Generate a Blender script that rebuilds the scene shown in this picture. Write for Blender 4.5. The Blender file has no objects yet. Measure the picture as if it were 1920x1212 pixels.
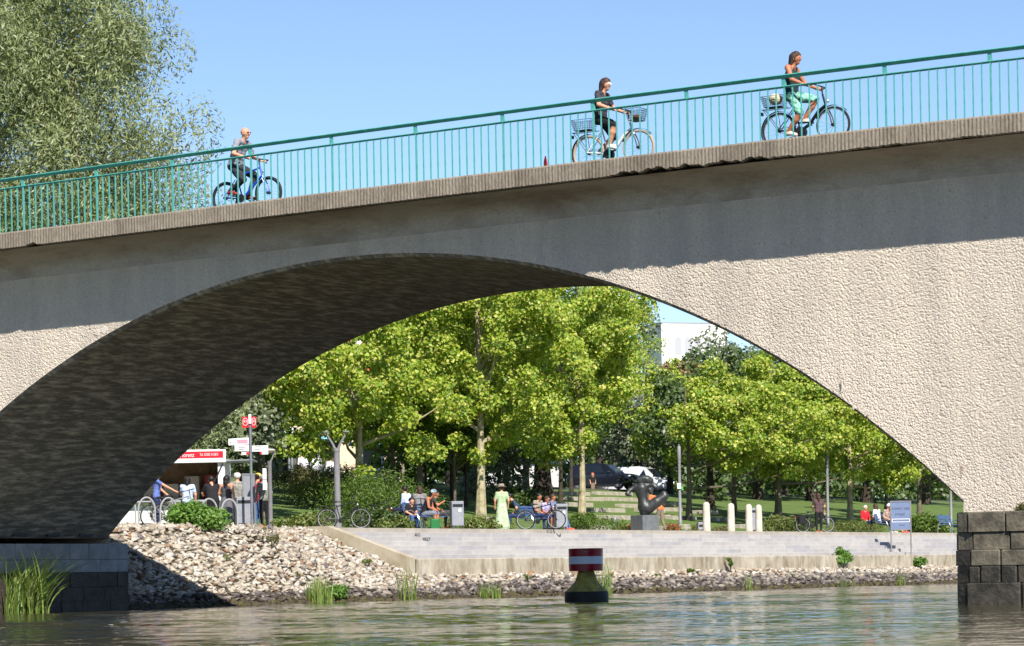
import bpy, math, random
import numpy as np
from mathutils import Vector, Matrix
R = math.radians
SC = bpy.context.scene
COL = SC.collection
rng = np.random.default_rng(7)
random.seed(7)

# ---------------------------------------------------------------- camera
# World frame: x runs along the bridge (to the right), y across it (away from the camera), z up, water at z = 0
CX, CY, CZ = 40.685, -48.447, 0.64
YAW, ROLL, FPX = R(30.614), -0.019, 5450.0
cd = bpy.data.cameras.new('camera'); cam = bpy.data.objects.new('camera', cd); COL.objects.link(cam)
cam.matrix_world = Matrix.Translation((CX, CY, CZ)) @ Matrix.Rotation(YAW, 4, 'Z') @ Matrix.Rotation(R(90), 4, 'X') @ Matrix.Rotation(ROLL, 4, 'Z')
cd.sensor_width = 36; cd.lens = 36 * FPX / 1920; cd.shift_y = 476 / 1920
cd.clip_start = 0.5; cd.clip_end = 6000
SC.camera = cam

# ---------------------------------------------------------------- world, sun, exposure
SUN_ELEV = R(44); SUN_DIR = Vector((0.768, -0.640, 0)).normalized()      # horizontal direction towards the sun
w = bpy.data.worlds.new('World'); SC.world = w; w.use_nodes = True
nt = w.node_tree; nt.nodes.clear()
sky = nt.nodes.new('ShaderNodeTexSky'); sky.sky_type = 'NISHITA'; sky.sun_disc = False
sky.sun_elevation = SUN_ELEV; sky.sun_rotation = math.atan2(SUN_DIR.x, SUN_DIR.y)
sky.air_density = 0.68; sky.dust_density = 0.0; sky.ozone_density = 2.2
bg = nt.nodes.new('ShaderNodeBackground'); bg.inputs[1].default_value = 0.10
wo = nt.nodes.new('ShaderNodeOutputWorld')
nt.links.new(sky.outputs[0], bg.inputs[0]); nt.links.new(bg.outputs[0], wo.inputs[0])
sl = bpy.data.lights.new('sun', 'SUN'); sl.energy = 5.0; sl.angle = R(0.5); sl.color = (1, 0.95, 0.87)
so = bpy.data.objects.new('sun', sl); COL.objects.link(so)
sd = -(SUN_DIR * math.cos(SUN_ELEV) + Vector((0, 0, math.sin(SUN_ELEV))))
so.rotation_euler = sd.to_track_quat('-Z', 'Y').to_euler(); so.location = (30, -30, 60)
SC.view_settings.view_transform = 'Standard'; SC.view_settings.look = 'None'
SC.view_settings.exposure = 0.75; SC.view_settings.gamma = 1
SC.cycles.max_bounces = 6; SC.cycles.diffuse_bounces = 3; SC.cycles.glossy_bounces = 3; SC.cycles.transparent_max_bounces = 6
SC.cycles.sample_clamp_indirect = 6

# ---------------------------------------------------------------- helpers
def tag(o, label=None, cat=None, group=None, kind=None):
    if label: o['label'] = label
    if cat: o['category'] = cat
    if group: o['group'] = group
    if kind: o['kind'] = kind
    return o
def empty(name, loc=(0, 0, 0), rz=0, label=None, cat=None, group=None):
    o = bpy.data.objects.new(name, None); COL.objects.link(o); o.location = loc; o.rotation_euler = (0, 0, rz)
    o.empty_display_size = 0.1
    return tag(o, label, cat, group)
def link(name, me, parent=None, loc=None, rz=None, scale=None):
    o = bpy.data.objects.new(name, me); COL.objects.link(o)
    if parent: o.parent = parent
    if loc is not None: o.location = loc
    if rz is not None: o.rotation_euler = (0, 0, rz)
    if scale is not None: o.scale = scale
    return o
def npmesh(name, V, F, mats, smooth=False, mi=None):
    """V (n,3), F (m,k) array of equal-sized faces or list of faces"""
    me = bpy.data.meshes.new(name)
    V = np.asarray(V, np.float32)
    if isinstance(F, np.ndarray) and F.ndim == 2:
        m, k = F.shape
        me.vertices.add(len(V)); me.vertices.foreach_set('co', V.ravel())
        me.loops.add(m * k); me.loops.foreach_set('vertex_index', F.astype(np.int32).ravel())
        me.polygons.add(m); me.polygons.foreach_set('loop_start', np.arange(0, m * k, k, dtype=np.int32))
    else:
        me.from_pydata(V.tolist(), [], [list(map(int, f)) for f in F])
    for x in (mats if isinstance(mats, (list, tuple)) else [mats]): me.materials.append(x)
    if mi is not None: me.polygons.foreach_set('material_index', np.asarray(mi, np.int32))
    if smooth: me.polygons.foreach_set('use_smooth', np.ones(len(me.polygons), bool))
    me.update(calc_edges=True); me.validate()
    return me
class MB:
    def __init__(s): s.v = []; s.f = []; s.m = []; s.cur = 0
    def add(s, vs, fs):
        b = len(s.v); s.v += [tuple(map(float, p)) for p in vs]
        for f in fs: s.f.append([i + b for i in f]); s.m.append(s.cur)
        return s
    def box(s, x0, x1, y0, y1, z0, z1):
        return s.add([(x0,y0,z0),(x1,y0,z0),(x1,y1,z0),(x0,y1,z0),(x0,y0,z1),(x1,y0,z1),(x1,y1,z1),(x0,y1,z1)],
                     [(0,3,2,1),(4,5,6,7),(0,1,5,4),(1,2,6,5),(2,3,7,6),(3,0,4,7)])
    def bbox(s, x0, x1, y0, y1, z0, z1, b=0.02):
        """box with chamfered vertical and top edges"""
        def ring(i, z):
            return [(x0+i,y0+b,z) if 0 else p for p in [(x0+i+b,y0+i,z),(x1-i-b,y0+i,z),(x1-i,y0+i+b,z),(x1-i,y1-i-b,z),(x1-i-b,y1-i,z),(x0+i+b,y1-i,z),(x0+i,y1-i-b,z),(x0+i,y0+i+b,z)]]
        v = ring(0, z0) + ring(0, z1 - b) + ring(b * 0.7, z1)
        fs = [tuple(range(7, -1, -1)), tuple(range(16, 24))]
        for k in (0, 8):
            for i in range(8):
                j = (i + 1) % 8; fs.append((k+i, k+j, k+8+j, k+8+i))
        return s.add(v, fs)
    def tube(s, pts, rad, n=8, cap=True, closed=False):
        pts = [Vector(p) for p in pts]; N = len(pts)
        rad = [float(q) for q in rad] if hasattr(rad, '__len__') else [float(rad)] * N
        up = None; vs = []
        for i, p in enumerate(pts):
            if closed: d = pts[(i+1) % N] - pts[i-1]
            else: d = pts[min(i+1, N-1)] - pts[max(i-1, 0)]
            d = d.normalized() if d.length > 1e-9 else Vector((0,0,1))
            if up is None:
                up = Vector((0,0,1)) if abs(d.z) < 0.9 else Vector((1,0,0))
            a = d.cross(up)
            if a.length < 1e-6: a = d.orthogonal()
            a.normalize(); b = a.cross(d).normalized(); up = b
            for k in range(n):
                t = 2 * math.pi * (k + 0.5) / n
                vs.append(p + rad[i] * (math.cos(t) * a + math.sin(t) * b))
        fs = []
        for i in range(N if closed else N - 1):
            j = (i + 1) % N
            for k in range(n):
                l = (k + 1) % n; fs.append((i*n+k, i*n+l, j*n+l, j*n+k))
        if cap and not closed: fs += [tuple(range(n-1, -1, -1)), tuple((N-1)*n + k for k in range(n))]
        return s.add(vs, fs)
    def lathe(s, prof, n=24, c=(0,0,0)):
        vs = []; N = len(prof)
        for r, z in prof:
            for k in range(n):
                t = 2*math.pi*k/n; vs.append((c[0]+r*math.cos(t), c[1]+r*math.sin(t), c[2]+z))
        fs = [tuple(range(n-1,-1,-1)), tuple((N-1)*n+k for k in range(n))]
        for i in range(N-1):
            for k in range(n):
                l=(k+1)%n; fs.append((i*n+k,i*n+l,(i+1)*n+l,(i+1)*n+k))
        return s.add(vs, fs)
    def prism(s, poly, axis, a, b):
        """extrude a 2D polygon along axis ('x','y','z') from a to b"""
        def P(u, v, w): return {'x': (w,u,v), 'y': (u,w,v), 'z': (u,v,w)}[axis]
        n = len(poly); vs = [P(u,v,a) for u,v in poly] + [P(u,v,b) for u,v in poly]
        fs = [tuple(range(n-1,-1,-1)), tuple(range(n,2*n))] + [(i,(i+1)%n,n+(i+1)%n,n+i) for i in range(n)]
        return s.add(vs, fs)
    def ell(s, c, r, n=12, m=8):
        vs = []; 
        for i in range(m+1):
            a = math.pi*i/m - math.pi/2
            for k in range(n):
                t = 2*math.pi*k/n
                vs.append((c[0]+r[0]*math.cos(a)*math.cos(t), c[1]+r[1]*math.cos(a)*math.sin(t), c[2]+r[2]*math.sin(a)))
        fs = [(i*n+k, i*n+(k+1)%n, (i+1)*n+(k+1)%n, (i+1)*n+k) for i in range(m) for k in range(n)]
        return s.add(vs, fs)
    def mesh(s, name, mats, smooth=False):
        me = bpy.data.meshes.new(name); me.from_pydata(s.v, [], s.f)
        mats = mats if isinstance(mats, (list, tuple)) else [mats]
        for x in mats: me.materials.append(x)
        if len(mats) > 1: me.polygons.foreach_set('material_index', s.m)
        import bmesh
        bm = bmesh.new(); bm.from_mesh(me); bmesh.ops.recalc_face_normals(bm, faces=bm.faces); bm.to_mesh(me); bm.free()
        if smooth: me.polygons.foreach_set('use_smooth', [True]*len(me.polygons)); 
        me.update()
        if smooth: me.set_sharp_from_angle(angle=R(40))
        return me
    def build(s, name, mats, parent=None, smooth=False, **k):
        return link(name, s.mesh(name, mats, smooth), parent, **k)
def copy_tree(o, parent=None):
    c = o.copy(); COL.objects.link(c)
    if parent: c.parent = parent
    for ch in [x for x in bpy.data.objects if x.parent == o]: copy_tree(ch, c)
    return c

def ray(px, py):
    """ground-plane direction and rise of a photo pixel"""
    dx, dy = px - 960, 1082 - py; r = 0.019
    u = dx*math.cos(r) + dy*math.sin(r); v = -dx*math.sin(r) + dy*math.cos(r)
    f = Vector((-math.sin(YAW), math.cos(YAW))); g = Vector((math.cos(YAW), math.sin(YAW)))
    d = f + g * (u / FPX)
    return d, v / FPX
def yat(px, x, py=950):
    """the y at which the line of sight through column px meets the vertical plane at x (a line parallel to the river bank)"""
    d, v = ray(px, py); k = (x - CX) / d.x
    return CY + d.y * k
def dep(px, x, py=950):
    d, v = ray(px, py); return (x - CX) / d.x
def zat(px, py, x):
    d, v = ray(px, py); return CZ + v * (x - CX) / d.x

# ---------------------------------------------------------------- materials
def srgb(r, g, b):
    f = lambda c: (c/255/12.92 if c/255 <= 0.04045 else ((c/255+0.055)/1.055)**2.4)
    return (f(r), f(g), f(b), 1)
def col(c): return tuple(c) if len(c) == 4 else (*c, 1)
MATS = {}
def mat(name, c, rough=0.75, var=None, scale=4, bump=0, bscale=40, metal=0, spec=0.4, detail=6, coat=0, stretch=None):
    if name in MATS: return MATS[name]
    m = bpy.data.materials.new(name); m.use_nodes = True; MATS[name] = m
    n = m.node_tree.nodes; l = m.node_tree.links; b = n['Principled BSDF']
    b.inputs['Base Color'].default_value = col(c); b.inputs['Roughness'].default_value = rough
    b.inputs['Metallic'].default_value = metal; b.inputs['Specular IOR Level'].default_value = spec
    if coat: b.inputs['Coat Weight'].default_value = coat; b.inputs['Coat Roughness'].default_value = 0.08
    tc = n.new('ShaderNodeTexCoord'); src = tc.outputs['Object']
    if stretch:
        mp = n.new('ShaderNodeMapping'); mp.inputs['Scale'].default_value = stretch; l.new(src, mp.inputs[0]); src = mp.outputs[0]
    if var is not None:
        t = n.new('ShaderNodeTexNoise'); t.inputs['Scale'].default_value = scale; t.inputs['Detail'].default_value = detail; t.inputs['Roughness'].default_value = 0.65
        l.new(src, t.inputs['Vector'])
        rp = n.new('ShaderNodeValToRGB'); rp.color_ramp.elements[0].position = 0.36; rp.color_ramp.elements[1].position = 0.66
        rp.color_ramp.elements[0].color = col(c); rp.color_ramp.elements[1].color = col(var)
        l.new(t.outputs['Fac'], rp.inputs[0]); l.new(rp.outputs[0], b.inputs['Base Color'])
    if bump:
        t2 = n.new('ShaderNodeTexNoise'); t2.inputs['Scale'].default_value = bscale; t2.inputs['Detail'].default_value = 4
        l.new(src, t2.inputs['Vector'])
        bp = n.new('ShaderNodeBump'); bp.inputs['Strength'].default_value = 1; bp.inputs['Distance'].default_value = bump
        l.new(t2.outputs['Fac'], bp.inputs['Height']); l.new(bp.outputs[0], b.inputs['Normal'])
    return m
def leafmat(name, cs, trans=0.35, rough=0.5):
    """leaf colours spread from leaf to leaf"""
    m = bpy.data.materials.new(name); m.use_nodes = True; MATS[name] = m
    n = m.node_tree.nodes; l = m.node_tree.links; b = n['Principled BSDF']
    b.inputs['Roughness'].default_value = rough; b.inputs['Specular IOR Level'].default_value = 0.55
    g = n.new('ShaderNodeNewGeometry'); rp = n.new('ShaderNodeValToRGB'); rp.color_ramp.interpolation = 'LINEAR'
    e = rp.color_ramp.elements
    e[0].position = 0; e[0].color = col(cs[0]); e[1].position = 1; e[1].color = col(cs[-1])
    for i, c in enumerate(cs[1:-1]):
        k = e.new((i+1)/(len(cs)-1)); k.color = col(c)
    l.new(g.outputs['Random Per Island'], rp.inputs[0]); l.new(rp.outputs[0], b.inputs['Base Color'])
    tr = n.new('ShaderNodeBsdfTranslucent'); mx = n.new('ShaderNodeMixShader'); mx.inputs[0].default_value = trans
    hs = n.new('ShaderNodeHueSaturation'); hs.inputs['Saturation'].default_value = 1.1; hs.inputs['Value'].default_value = 1.25
    l.new(rp.outputs[0], hs.inputs['Color']); l.new(hs.outputs[0], tr.inputs[0])
    l.new(b.outputs[0], mx.inputs[1]); l.new(tr.outputs[0], mx.inputs[2]); l.new(mx.outputs[0], n['Material Output'].inputs[0])
    return m

# ---------------------------------------------------------------- implicit surfaces (bodies, statue)
def sdf_caps(P, caps, k):
    """smooth union of tapered capsules: caps = [(a, ra, b, rb, mat)]; returns distance and index of the nearest"""
    acc = None; best = None; idx = None
    for i, (a, ra, b, rb, m) in enumerate(caps):
        a = np.array(a, np.float32); b = np.array(b, np.float32); ab = b - a
        L = float(ab @ ab)
        t = np.clip(((P - a) @ ab) / L, 0, 1) if L > 1e-10 else np.zeros(P.shape[:-1], np.float32)
        d = np.linalg.norm(P - a - t[..., None] * ab, axis=-1) - (ra + (rb - ra) * t)
        if acc is None: acc = d.copy(); best = d.copy(); idx = np.zeros(d.shape, np.int32)
        else:
            h = np.maximum(k - np.abs(acc - d), 0) / k
            acc = np.minimum(acc, d) - h * h * k * 0.25
            u = d < best; best = np.where(u, d, best); idx = np.where(u, i, idx)
    return acc, idx
def surface_nets(fn, lo, hi, h):
    lo = np.array(lo, np.float32); n = np.ceil((np.array(hi) - lo) / h).astype(int) + 1
    ax = [lo[i] + h * np.arange(n[i], dtype=np.float32) for i in range(3)]
    G = np.stack(np.meshgrid(*ax, indexing='ij'), -1)
    D = fn(G)
    S = D < 0
    c = n - 1
    acc = np.zeros((*c, 3), np.float32); cnt = np.zeros(c, np.float32)
    corners = [(i, j, k) for i in (0,1) for j in (0,1) for k in (0,1)]
    sl = lambda o: tuple(slice(o[i], o[i] + c[i]) for i in range(3))
    for a in corners:
        for d in range(3):
            if a[d]: continue
            b = list(a); b[d] = 1; b = tuple(b)
            da, db = D[sl(a)], D[sl(b)]
            x = S[sl(a)] != S[sl(b)]
            t = np.where(x, da / np.where(np.abs(da - db) < 1e-12, 1, da - db), 0)
            p = np.zeros((*c, 3), np.float32) + np.array(a, np.float32); p[..., d] = t
            acc += p * x[..., None]; cnt += x
    act = cnt > 0
    ids = np.full(c, -1, np.int64); ids[act] = np.arange(act.sum())
    base = np.stack(np.nonzero(act), -1)
    V = lo + h * (base + acc[act] / cnt[act][:, None])
    F = []
    for d in range(3):
        e1, e2 = (d + 1) % 3, (d + 2) % 3
        a = [slice(0, n[i]) for i in range(3)]; b = list(a)
        a[d] = slice(0, n[d]-1); b[d] = slice(1, n[d])
        x = S[tuple(a)] != S[tuple(b)]; sgn = S[tuple(a)]
        q = np.stack(np.nonzero(x), -1); sg = sgn[x]
        ok = (q[:, e1] > 0) & (q[:, e2] > 0) & (q[:, e1] < n[e1]-1) & (q[:, e2] < n[e2]-1)
        q = q[ok]; sg = sg[ok]
        def cid(o1, o2):
            r = q.copy(); r[:, e1] -= o1; r[:, e2] -= o2
            return ids[r[:,0], r[:,1], r[:,2]]
        f = np.stack([cid(1,1), cid(0,1), cid(0,0), cid(1,0)], -1)
        f[~sg] = f[~sg][:, ::-1]
        F.append(f)
    return V, np.concatenate(F)
def capsule_mesh(name, caps, mats, h=0.02, k=0.03, extra=None):
    A = np.array([c[0] for c in caps] + [c[2] for c in caps]); rm = max(max(c[1], c[3]) for c in caps) + 2*h
    fn = (lambda P: sdf_caps(P, caps, k)[0]) if extra is None else (lambda P: extra(P, sdf_caps(P, caps, k)[0]))
    V, F = surface_nets(fn, A.min(0) - rm, A.max(0) + rm, h)
    ctr = V[F].mean(1)
    _, idx = sdf_caps(ctr, caps, k)
    ms = np.array([c[4] for c in caps])[idx]
    return npmesh(name, V, F, mats, True, ms)
def text_mesh(name, body, size, m, extr=0.004, align='CENTER', shear=0):
    cu = bpy.data.curves.new(name, 'FONT'); cu.body = body; cu.size = size; cu.extrude = extr; cu.align_x = align; cu.align_y = 'CENTER'; cu.shear = shear
    cu.resolution_u = 2
    o = bpy.data.objects.new('t', cu); COL.objects.link(o)
    dg = bpy.context.evaluated_depsgraph_get()
    me = bpy.data.meshes.new_from_object(o.evaluated_get(dg)); me.name = name
    bpy.data.objects.remove(o); bpy.data.curves.remove(cu)
    me.materials.clear(); me.materials.append(m)
    return me

# ---------------------------------------------------------------- setting materials
def water_mat():
    m = bpy.data.materials.new('river_water'); m.use_nodes = True
    n = m.node_tree.nodes; l = m.node_tree.links; b = n['Principled BSDF']
    b.inputs['Base Color'].default_value = (0.040, 0.038, 0.018, 1); b.inputs['Roughness'].default_value = 0.04; b.inputs['IOR'].default_value = 1.33
    tc = n.new('ShaderNodeTexCoord'); prev = None
    for sc, st, amp in ((3.2, (1, 1, 1), 0.018), (8, (1, 1, 1), 0.006)):
        mp = n.new('ShaderNodeMapping'); mp.inputs['Rotation'].default_value = (0, 0, -YAW); mp.inputs['Scale'].default_value = st
        l.new(tc.outputs['Object'], mp.inputs[0])
        t = n.new('ShaderNodeTexNoise'); t.inputs['Scale'].default_value = sc; t.inputs['Detail'].default_value = 2; l.new(mp.outputs[0], t.inputs['Vector'])
        bp = n.new('ShaderNodeBump'); bp.inputs['Distance'].default_value = amp; bp.inputs['Strength'].default_value = 1
        l.new(t.outputs['Fac'], bp.inputs['Height'])
        if prev: l.new(prev.outputs[0], bp.inputs['Normal'])
        prev = bp
    l.new(prev.outputs[0], b.inputs['Normal'])
    return m
def render_concrete(name, c, c2, c3, bump, bsc, stain_or_ripple=0.5, pits=True, stretch=(1,1,1), stsc=0.5):
    """rough-cast concrete: aggregate relief, pits and weather stains (on the soffit: painted ripple light)"""
    m = bpy.data.materials.new(name); m.use_nodes = True; MATS[name] = m
    n = m.node_tree.nodes; l = m.node_tree.links; b = n['Principled BSDF']
    b.inputs['Roughness'].default_value = 0.92; b.inputs['Specular IOR Level'].default_value = 0.2
    tc = n.new('ShaderNodeTexCoord'); mp = n.new('ShaderNodeMapping'); mp.inputs['Scale'].default_value = stretch; l.new(tc.outputs['Object'], mp.inputs[0])
    src = mp.outputs[0]
    t1 = n.new('ShaderNodeTexNoise'); t1.inputs['Scale'].default_value = 26; t1.inputs['Detail'].default_value = 5; t1.inputs['Roughness'].default_value = 0.7; l.new(src, t1.inputs['Vector'])
    r1 = n.new('ShaderNodeValToRGB'); r1.color_ramp.elements[0].position = 0.3; r1.color_ramp.elements[1].position = 0.7
    r1.color_ramp.elements[0].color = col(c); r1.color_ramp.elements[1].color = col(c2); l.new(t1.outputs['Fac'], r1.inputs[0])
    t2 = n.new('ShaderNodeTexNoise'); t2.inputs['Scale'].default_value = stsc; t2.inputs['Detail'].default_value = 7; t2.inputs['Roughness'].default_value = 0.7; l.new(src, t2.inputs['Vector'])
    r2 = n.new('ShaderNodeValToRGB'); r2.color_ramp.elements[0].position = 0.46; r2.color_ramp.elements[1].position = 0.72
    r2.color_ramp.elements[0].color = (0,0,0,1); r2.color_ramp.elements[1].color = (stain_or_ripple,)*3 + (1,); l.new(t2.outputs['Fac'], r2.inputs[0])
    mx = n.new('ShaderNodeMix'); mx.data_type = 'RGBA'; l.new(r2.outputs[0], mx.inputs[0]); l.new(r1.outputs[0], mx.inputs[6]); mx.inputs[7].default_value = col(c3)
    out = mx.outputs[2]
    if pits:
        v = n.new('ShaderNodeTexVoronoi'); v.inputs['Scale'].default_value = 5.5; l.new(src, v.inputs['Vector'])
        r3 = n.new('ShaderNodeValToRGB'); r3.color_ramp.elements[0].position = 0.04; r3.color_ramp.elements[1].position = 0.09
        r3.color_ramp.elements[0].color = (0.25,0.22,0.2,1); r3.color_ramp.elements[1].color = (1,1,1,1); l.new(v.outputs['Distance'], r3.inputs[0])
        m2 = n.new('ShaderNodeMix'); m2.data_type = 'RGBA'; m2.blend_type = 'MULTIPLY'; m2.inputs[0].default_value = 0.8
        l.new(out, m2.inputs[6]); l.new(r3.outputs[0], m2.inputs[7]); out = m2.outputs[2]
    if pits:    # rain streaks running down the face
        mp2 = n.new('ShaderNodeMapping'); mp2.inputs['Scale'].default_value = (1.6,1.6,0.16); l.new(tc.outputs['Object'], mp2.inputs[0])
        t6 = n.new('ShaderNodeTexNoise'); t6.inputs['Scale'].default_value = 1.0; t6.inputs['Detail'].default_value = 6; t6.inputs['Roughness'].default_value = 0.7; l.new(mp2.outputs[0], t6.inputs['Vector'])
        r6 = n.new('ShaderNodeValToRGB'); r6.color_ramp.elements[0].position = 0.38; r6.color_ramp.elements[1].position = 0.62
        r6.color_ramp.elements[0].color = (0.87,0.87,0.88,1); r6.color_ramp.elements[1].color = (1.03,1.02,1.0,1); l.new(t6.outputs['Fac'], r6.inputs[0])
        m6 = n.new('ShaderNodeMix'); m6.data_type = 'RGBA'; m6.blend_type = 'MULTIPLY'; m6.inputs[0].default_value = 1; l.new(out, m6.inputs[6]); l.new(r6.outputs[0], m6.inputs[7]); out = m6.outputs[2]
    l.new(out, b.inputs['Base Color'])
    t4 = n.new('ShaderNodeTexNoise'); t4.inputs['Scale'].default_value = bsc; t4.inputs['Detail'].default_value = 5; t4.inputs['Roughness'].default_value = 0.6; l.new(src, t4.inputs['Vector'])
    hgt = t4.outputs['Fac']
    if pits:
        wv = n.new('ShaderNodeVectorMath'); wv.operation = 'MULTIPLY_ADD'; l.new(t4.outputs['Color'], wv.inputs[0]); wv.inputs[1].default_value = (0.025,0.025,0.025); l.new(src, wv.inputs[2])
        hs = []
        for q, wgt in ((0.55, 1.0), (1.15, 0.55)):     # pebbles of two sizes thrown into the render
            v5 = n.new('ShaderNodeTexVoronoi'); v5.feature = 'F1'; v5.inputs['Scale'].default_value = bsc*q; v5.inputs['Randomness'].default_value = 1; l.new(wv.outputs[0], v5.inputs['Vector'])
            pw = n.new('ShaderNodeMath'); pw.operation = 'POWER'; pw.inputs[1].default_value = 2.0; l.new(v5.outputs['Distance'], pw.inputs[0])
            sc_ = n.new('ShaderNodeMath'); sc_.operation = 'MULTIPLY'; sc_.inputs[1].default_value = -1.5*wgt; l.new(pw.outputs[0], sc_.inputs[0]); hs.append(sc_.outputs[0])
        t7 = n.new('ShaderNodeTexNoise'); t7.inputs['Scale'].default_value = bsc*0.3; t7.inputs['Detail'].default_value = 2; l.new(src, t7.inputs['Vector'])
        ad = n.new('ShaderNodeMath'); ad.operation = 'ADD'; l.new(hs[0], ad.inputs[0]); l.new(hs[1], ad.inputs[1])
        ad2 = n.new('ShaderNodeMath'); ad2.operation = 'MULTIPLY_ADD'; ad2.inputs[1].default_value = 0.9; l.new(t7.outputs['Fac'], ad2.inputs[0]); l.new(ad.outputs[0], ad2.inputs[2])
        ad3 = n.new('ShaderNodeMath'); ad3.operation = 'MULTIPLY_ADD'; ad3.inputs[1].default_value = 0.35; l.new(hgt, ad3.inputs[0]); l.new(ad2.outputs[0], ad3.inputs[2]); hgt = ad3.outputs[0]
    bp = n.new('ShaderNodeBump'); bp.inputs['Distance'].default_value = bump; bp.inputs['Strength'].default_value = 1; l.new(hgt, bp.inputs['Height']); l.new(bp.outputs[0], b.inputs['Normal'])
    return m
M_face = render_concrete('roughcast_concrete', (0.56,0.475,0.385), (0.76,0.67,0.56), (0.46,0.39,0.315), 0.017, 46, 0.35)
M_soff = render_concrete('soffit_concrete_ripple_light', (0.15,0.135,0.115), (0.23,0.205,0.17), (0.72,0.64,0.51), 0.03, 10, 0.9, False, (1,0.22,1), 7.0)  # pale flecks over the mottling paint in ripple light thrown up off the water
M_corn = render_concrete('cornice_concrete', (0.17,0.14,0.108), (0.30,0.255,0.20), (0.095,0.075,0.055), 0.014, 34, 0.8, False, (1,1,0.35), 1.6)
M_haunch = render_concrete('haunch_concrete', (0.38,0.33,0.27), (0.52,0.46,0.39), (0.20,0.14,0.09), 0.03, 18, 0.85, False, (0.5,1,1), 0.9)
M_granL = mat('granite_grey', srgb(150,152,156), 0.7, srgb(120,122,126), 3, 0.004, 60)
M_granR = mat('granite_weathered', srgb(112,104,88), 0.8, srgb(62,58,50), 3.2, 0.02, 14, detail=9)
M_granW = mat('granite_wet', srgb(70,64,54), 0.6, srgb(34,32,27), 2.6, 0.02, 14, detail=9)
M_mortar = mat('mortar', srgb(92,86,74), 0.9, srgb(60,56,50), 8)
M_teal = mat('teal_paint', srgb(62,144,136), 0.45, srgb(92,166,156), 5, 0.001, 60)
M_kerb = mat('kerb_concrete', srgb(128,116,94), 0.85, srgb(188,178,160), 2.4, 0.006, 30, stretch=(1,1,0.4), detail=9)
M_beam = mat('beam_concrete', srgb(176,166,146), 0.85, srgb(150,138,114), 1.4, 0.004, 30)
M_step = [mat('step_granite_%s' % k, srgb(*c), 0.8, srgb(*d), 2.2, 0.003, 40) for k, c, d in
          (('pale', (174,170,166), (162,158,154)), ('mid', (168,164,161), (154,150,148)), ('blue', (162,159,159), (150,147,148)))]
M_pave = mat('promenade_paving', srgb(170,162,150), 0.85, srgb(148,140,128), 1.2, 0.003, 30)
M_lawn = mat('lawn', (0.075,0.125,0.022), 0.9, (0.115,0.165,0.035), 0.7, 0.05, 18, detail=10)
M_mud = mat('bank_mud', srgb(84,74,54), 0.9, srgb(52,46,34), 2, 0.03, 8)
M_asph = mat('road_asphalt', (0.055,0.055,0.055), 0.9, (0.08,0.078,0.075), 3, 0.003, 80)
M_stone = [mat('riprap_%s' % k, srgb(*c), 0.85, srgb(*d), 6, 0.01, 25) for k, c, d in
           (('cream', (186,176,160), (150,139,124)), ('beige', (168,156,139), (128,117,103)), ('white', (194,189,180), (162,153,142)), ('rust', (148,116,88), (110,86,68)),
            ('grey', (150,140,128), (112,104,96)), ('slate', (116,106,102), (78,72,72)), ('dark', (74,64,54), (48,42,36)), ('algae', (86,78,46), (56,50,30)))]

# ---------------------------------------------------------------- terrain
def lawn_z(x): return 2.27 + 0.12 * min(max(-16.0 - x, 0), 31.0)
def ground_z(x, y):
    """left bank: riprap slope near the bridge, hidden bed under the steps further on; promenade; lawn"""
    if x < -12.4: g = lawn_z(x)
    else:
        sh = -6.1 + 1.7 * max(0, min(1, (13 - y) / 4))
        e = max(0, min(1, (y - 20.5) / 6.5)); rx = -9.7 - 1.9*e*e*(3-2*e)
        if y < 27.8: g = np.interp(x, [rx-0.5, rx, sh, sh + 2.5, sh + 6], [2.27, 2.20, 0.0, -0.9, -2.5])
        else: g = np.interp(x, [-11.2, -10.9, -8.2, -8.0, -6.3, -4, 0], [2.27, 1.0, 0.55, 0.70, 0.0, -0.9, -2.5])
    if x > 50: g = np.interp(x, [50, 54, 58], [-2.5, 0, 2.3])
    return float(g)
gx = sorted(set([-3000,-1500,-700,-300,-150,-100,-80,-65,-55,-47.0,-46,-40,-35,-30,-25,-20,-16,-14,-12.41,-12.39,-12,-11.6,-11.25,-11.2,-10.9,-10.5,-10.2] + list(np.arange(-9.9,-3.9,0.4)) + [-3,-2,0,4,10,20,30,40,50,54,58,80,200,700,3000]))
gy = sorted(set([-3000,-900,-300,-100,-50,-20,-5,0,4,8.6,9,10,11,12,13,14,16,18,20,22,24,26,27.5,27.79,27.81,28.2,30,35,40,50,60,70,80,95,110,130,160,220,400,900,3000]))
V = [(x, y, ground_z(x, y)) for x in gx for y in gy]; ny = len(gy)
F = np.array([(i*ny+j, (i+1)*ny+j, (i+1)*ny+j+1, i*ny+j+1) for i in range(len(gx)-1) for j in range(ny-1)])
cxm = np.array([(gx[i]+gx[i+1])/2 for i in range(len(gx)-1) for j in range(ny-1)])
tag(link('ground', npmesh('ground', V, F, [M_lawn, M_mud], True, (cxm > -10.2).astype(int))), kind='structure')
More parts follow.
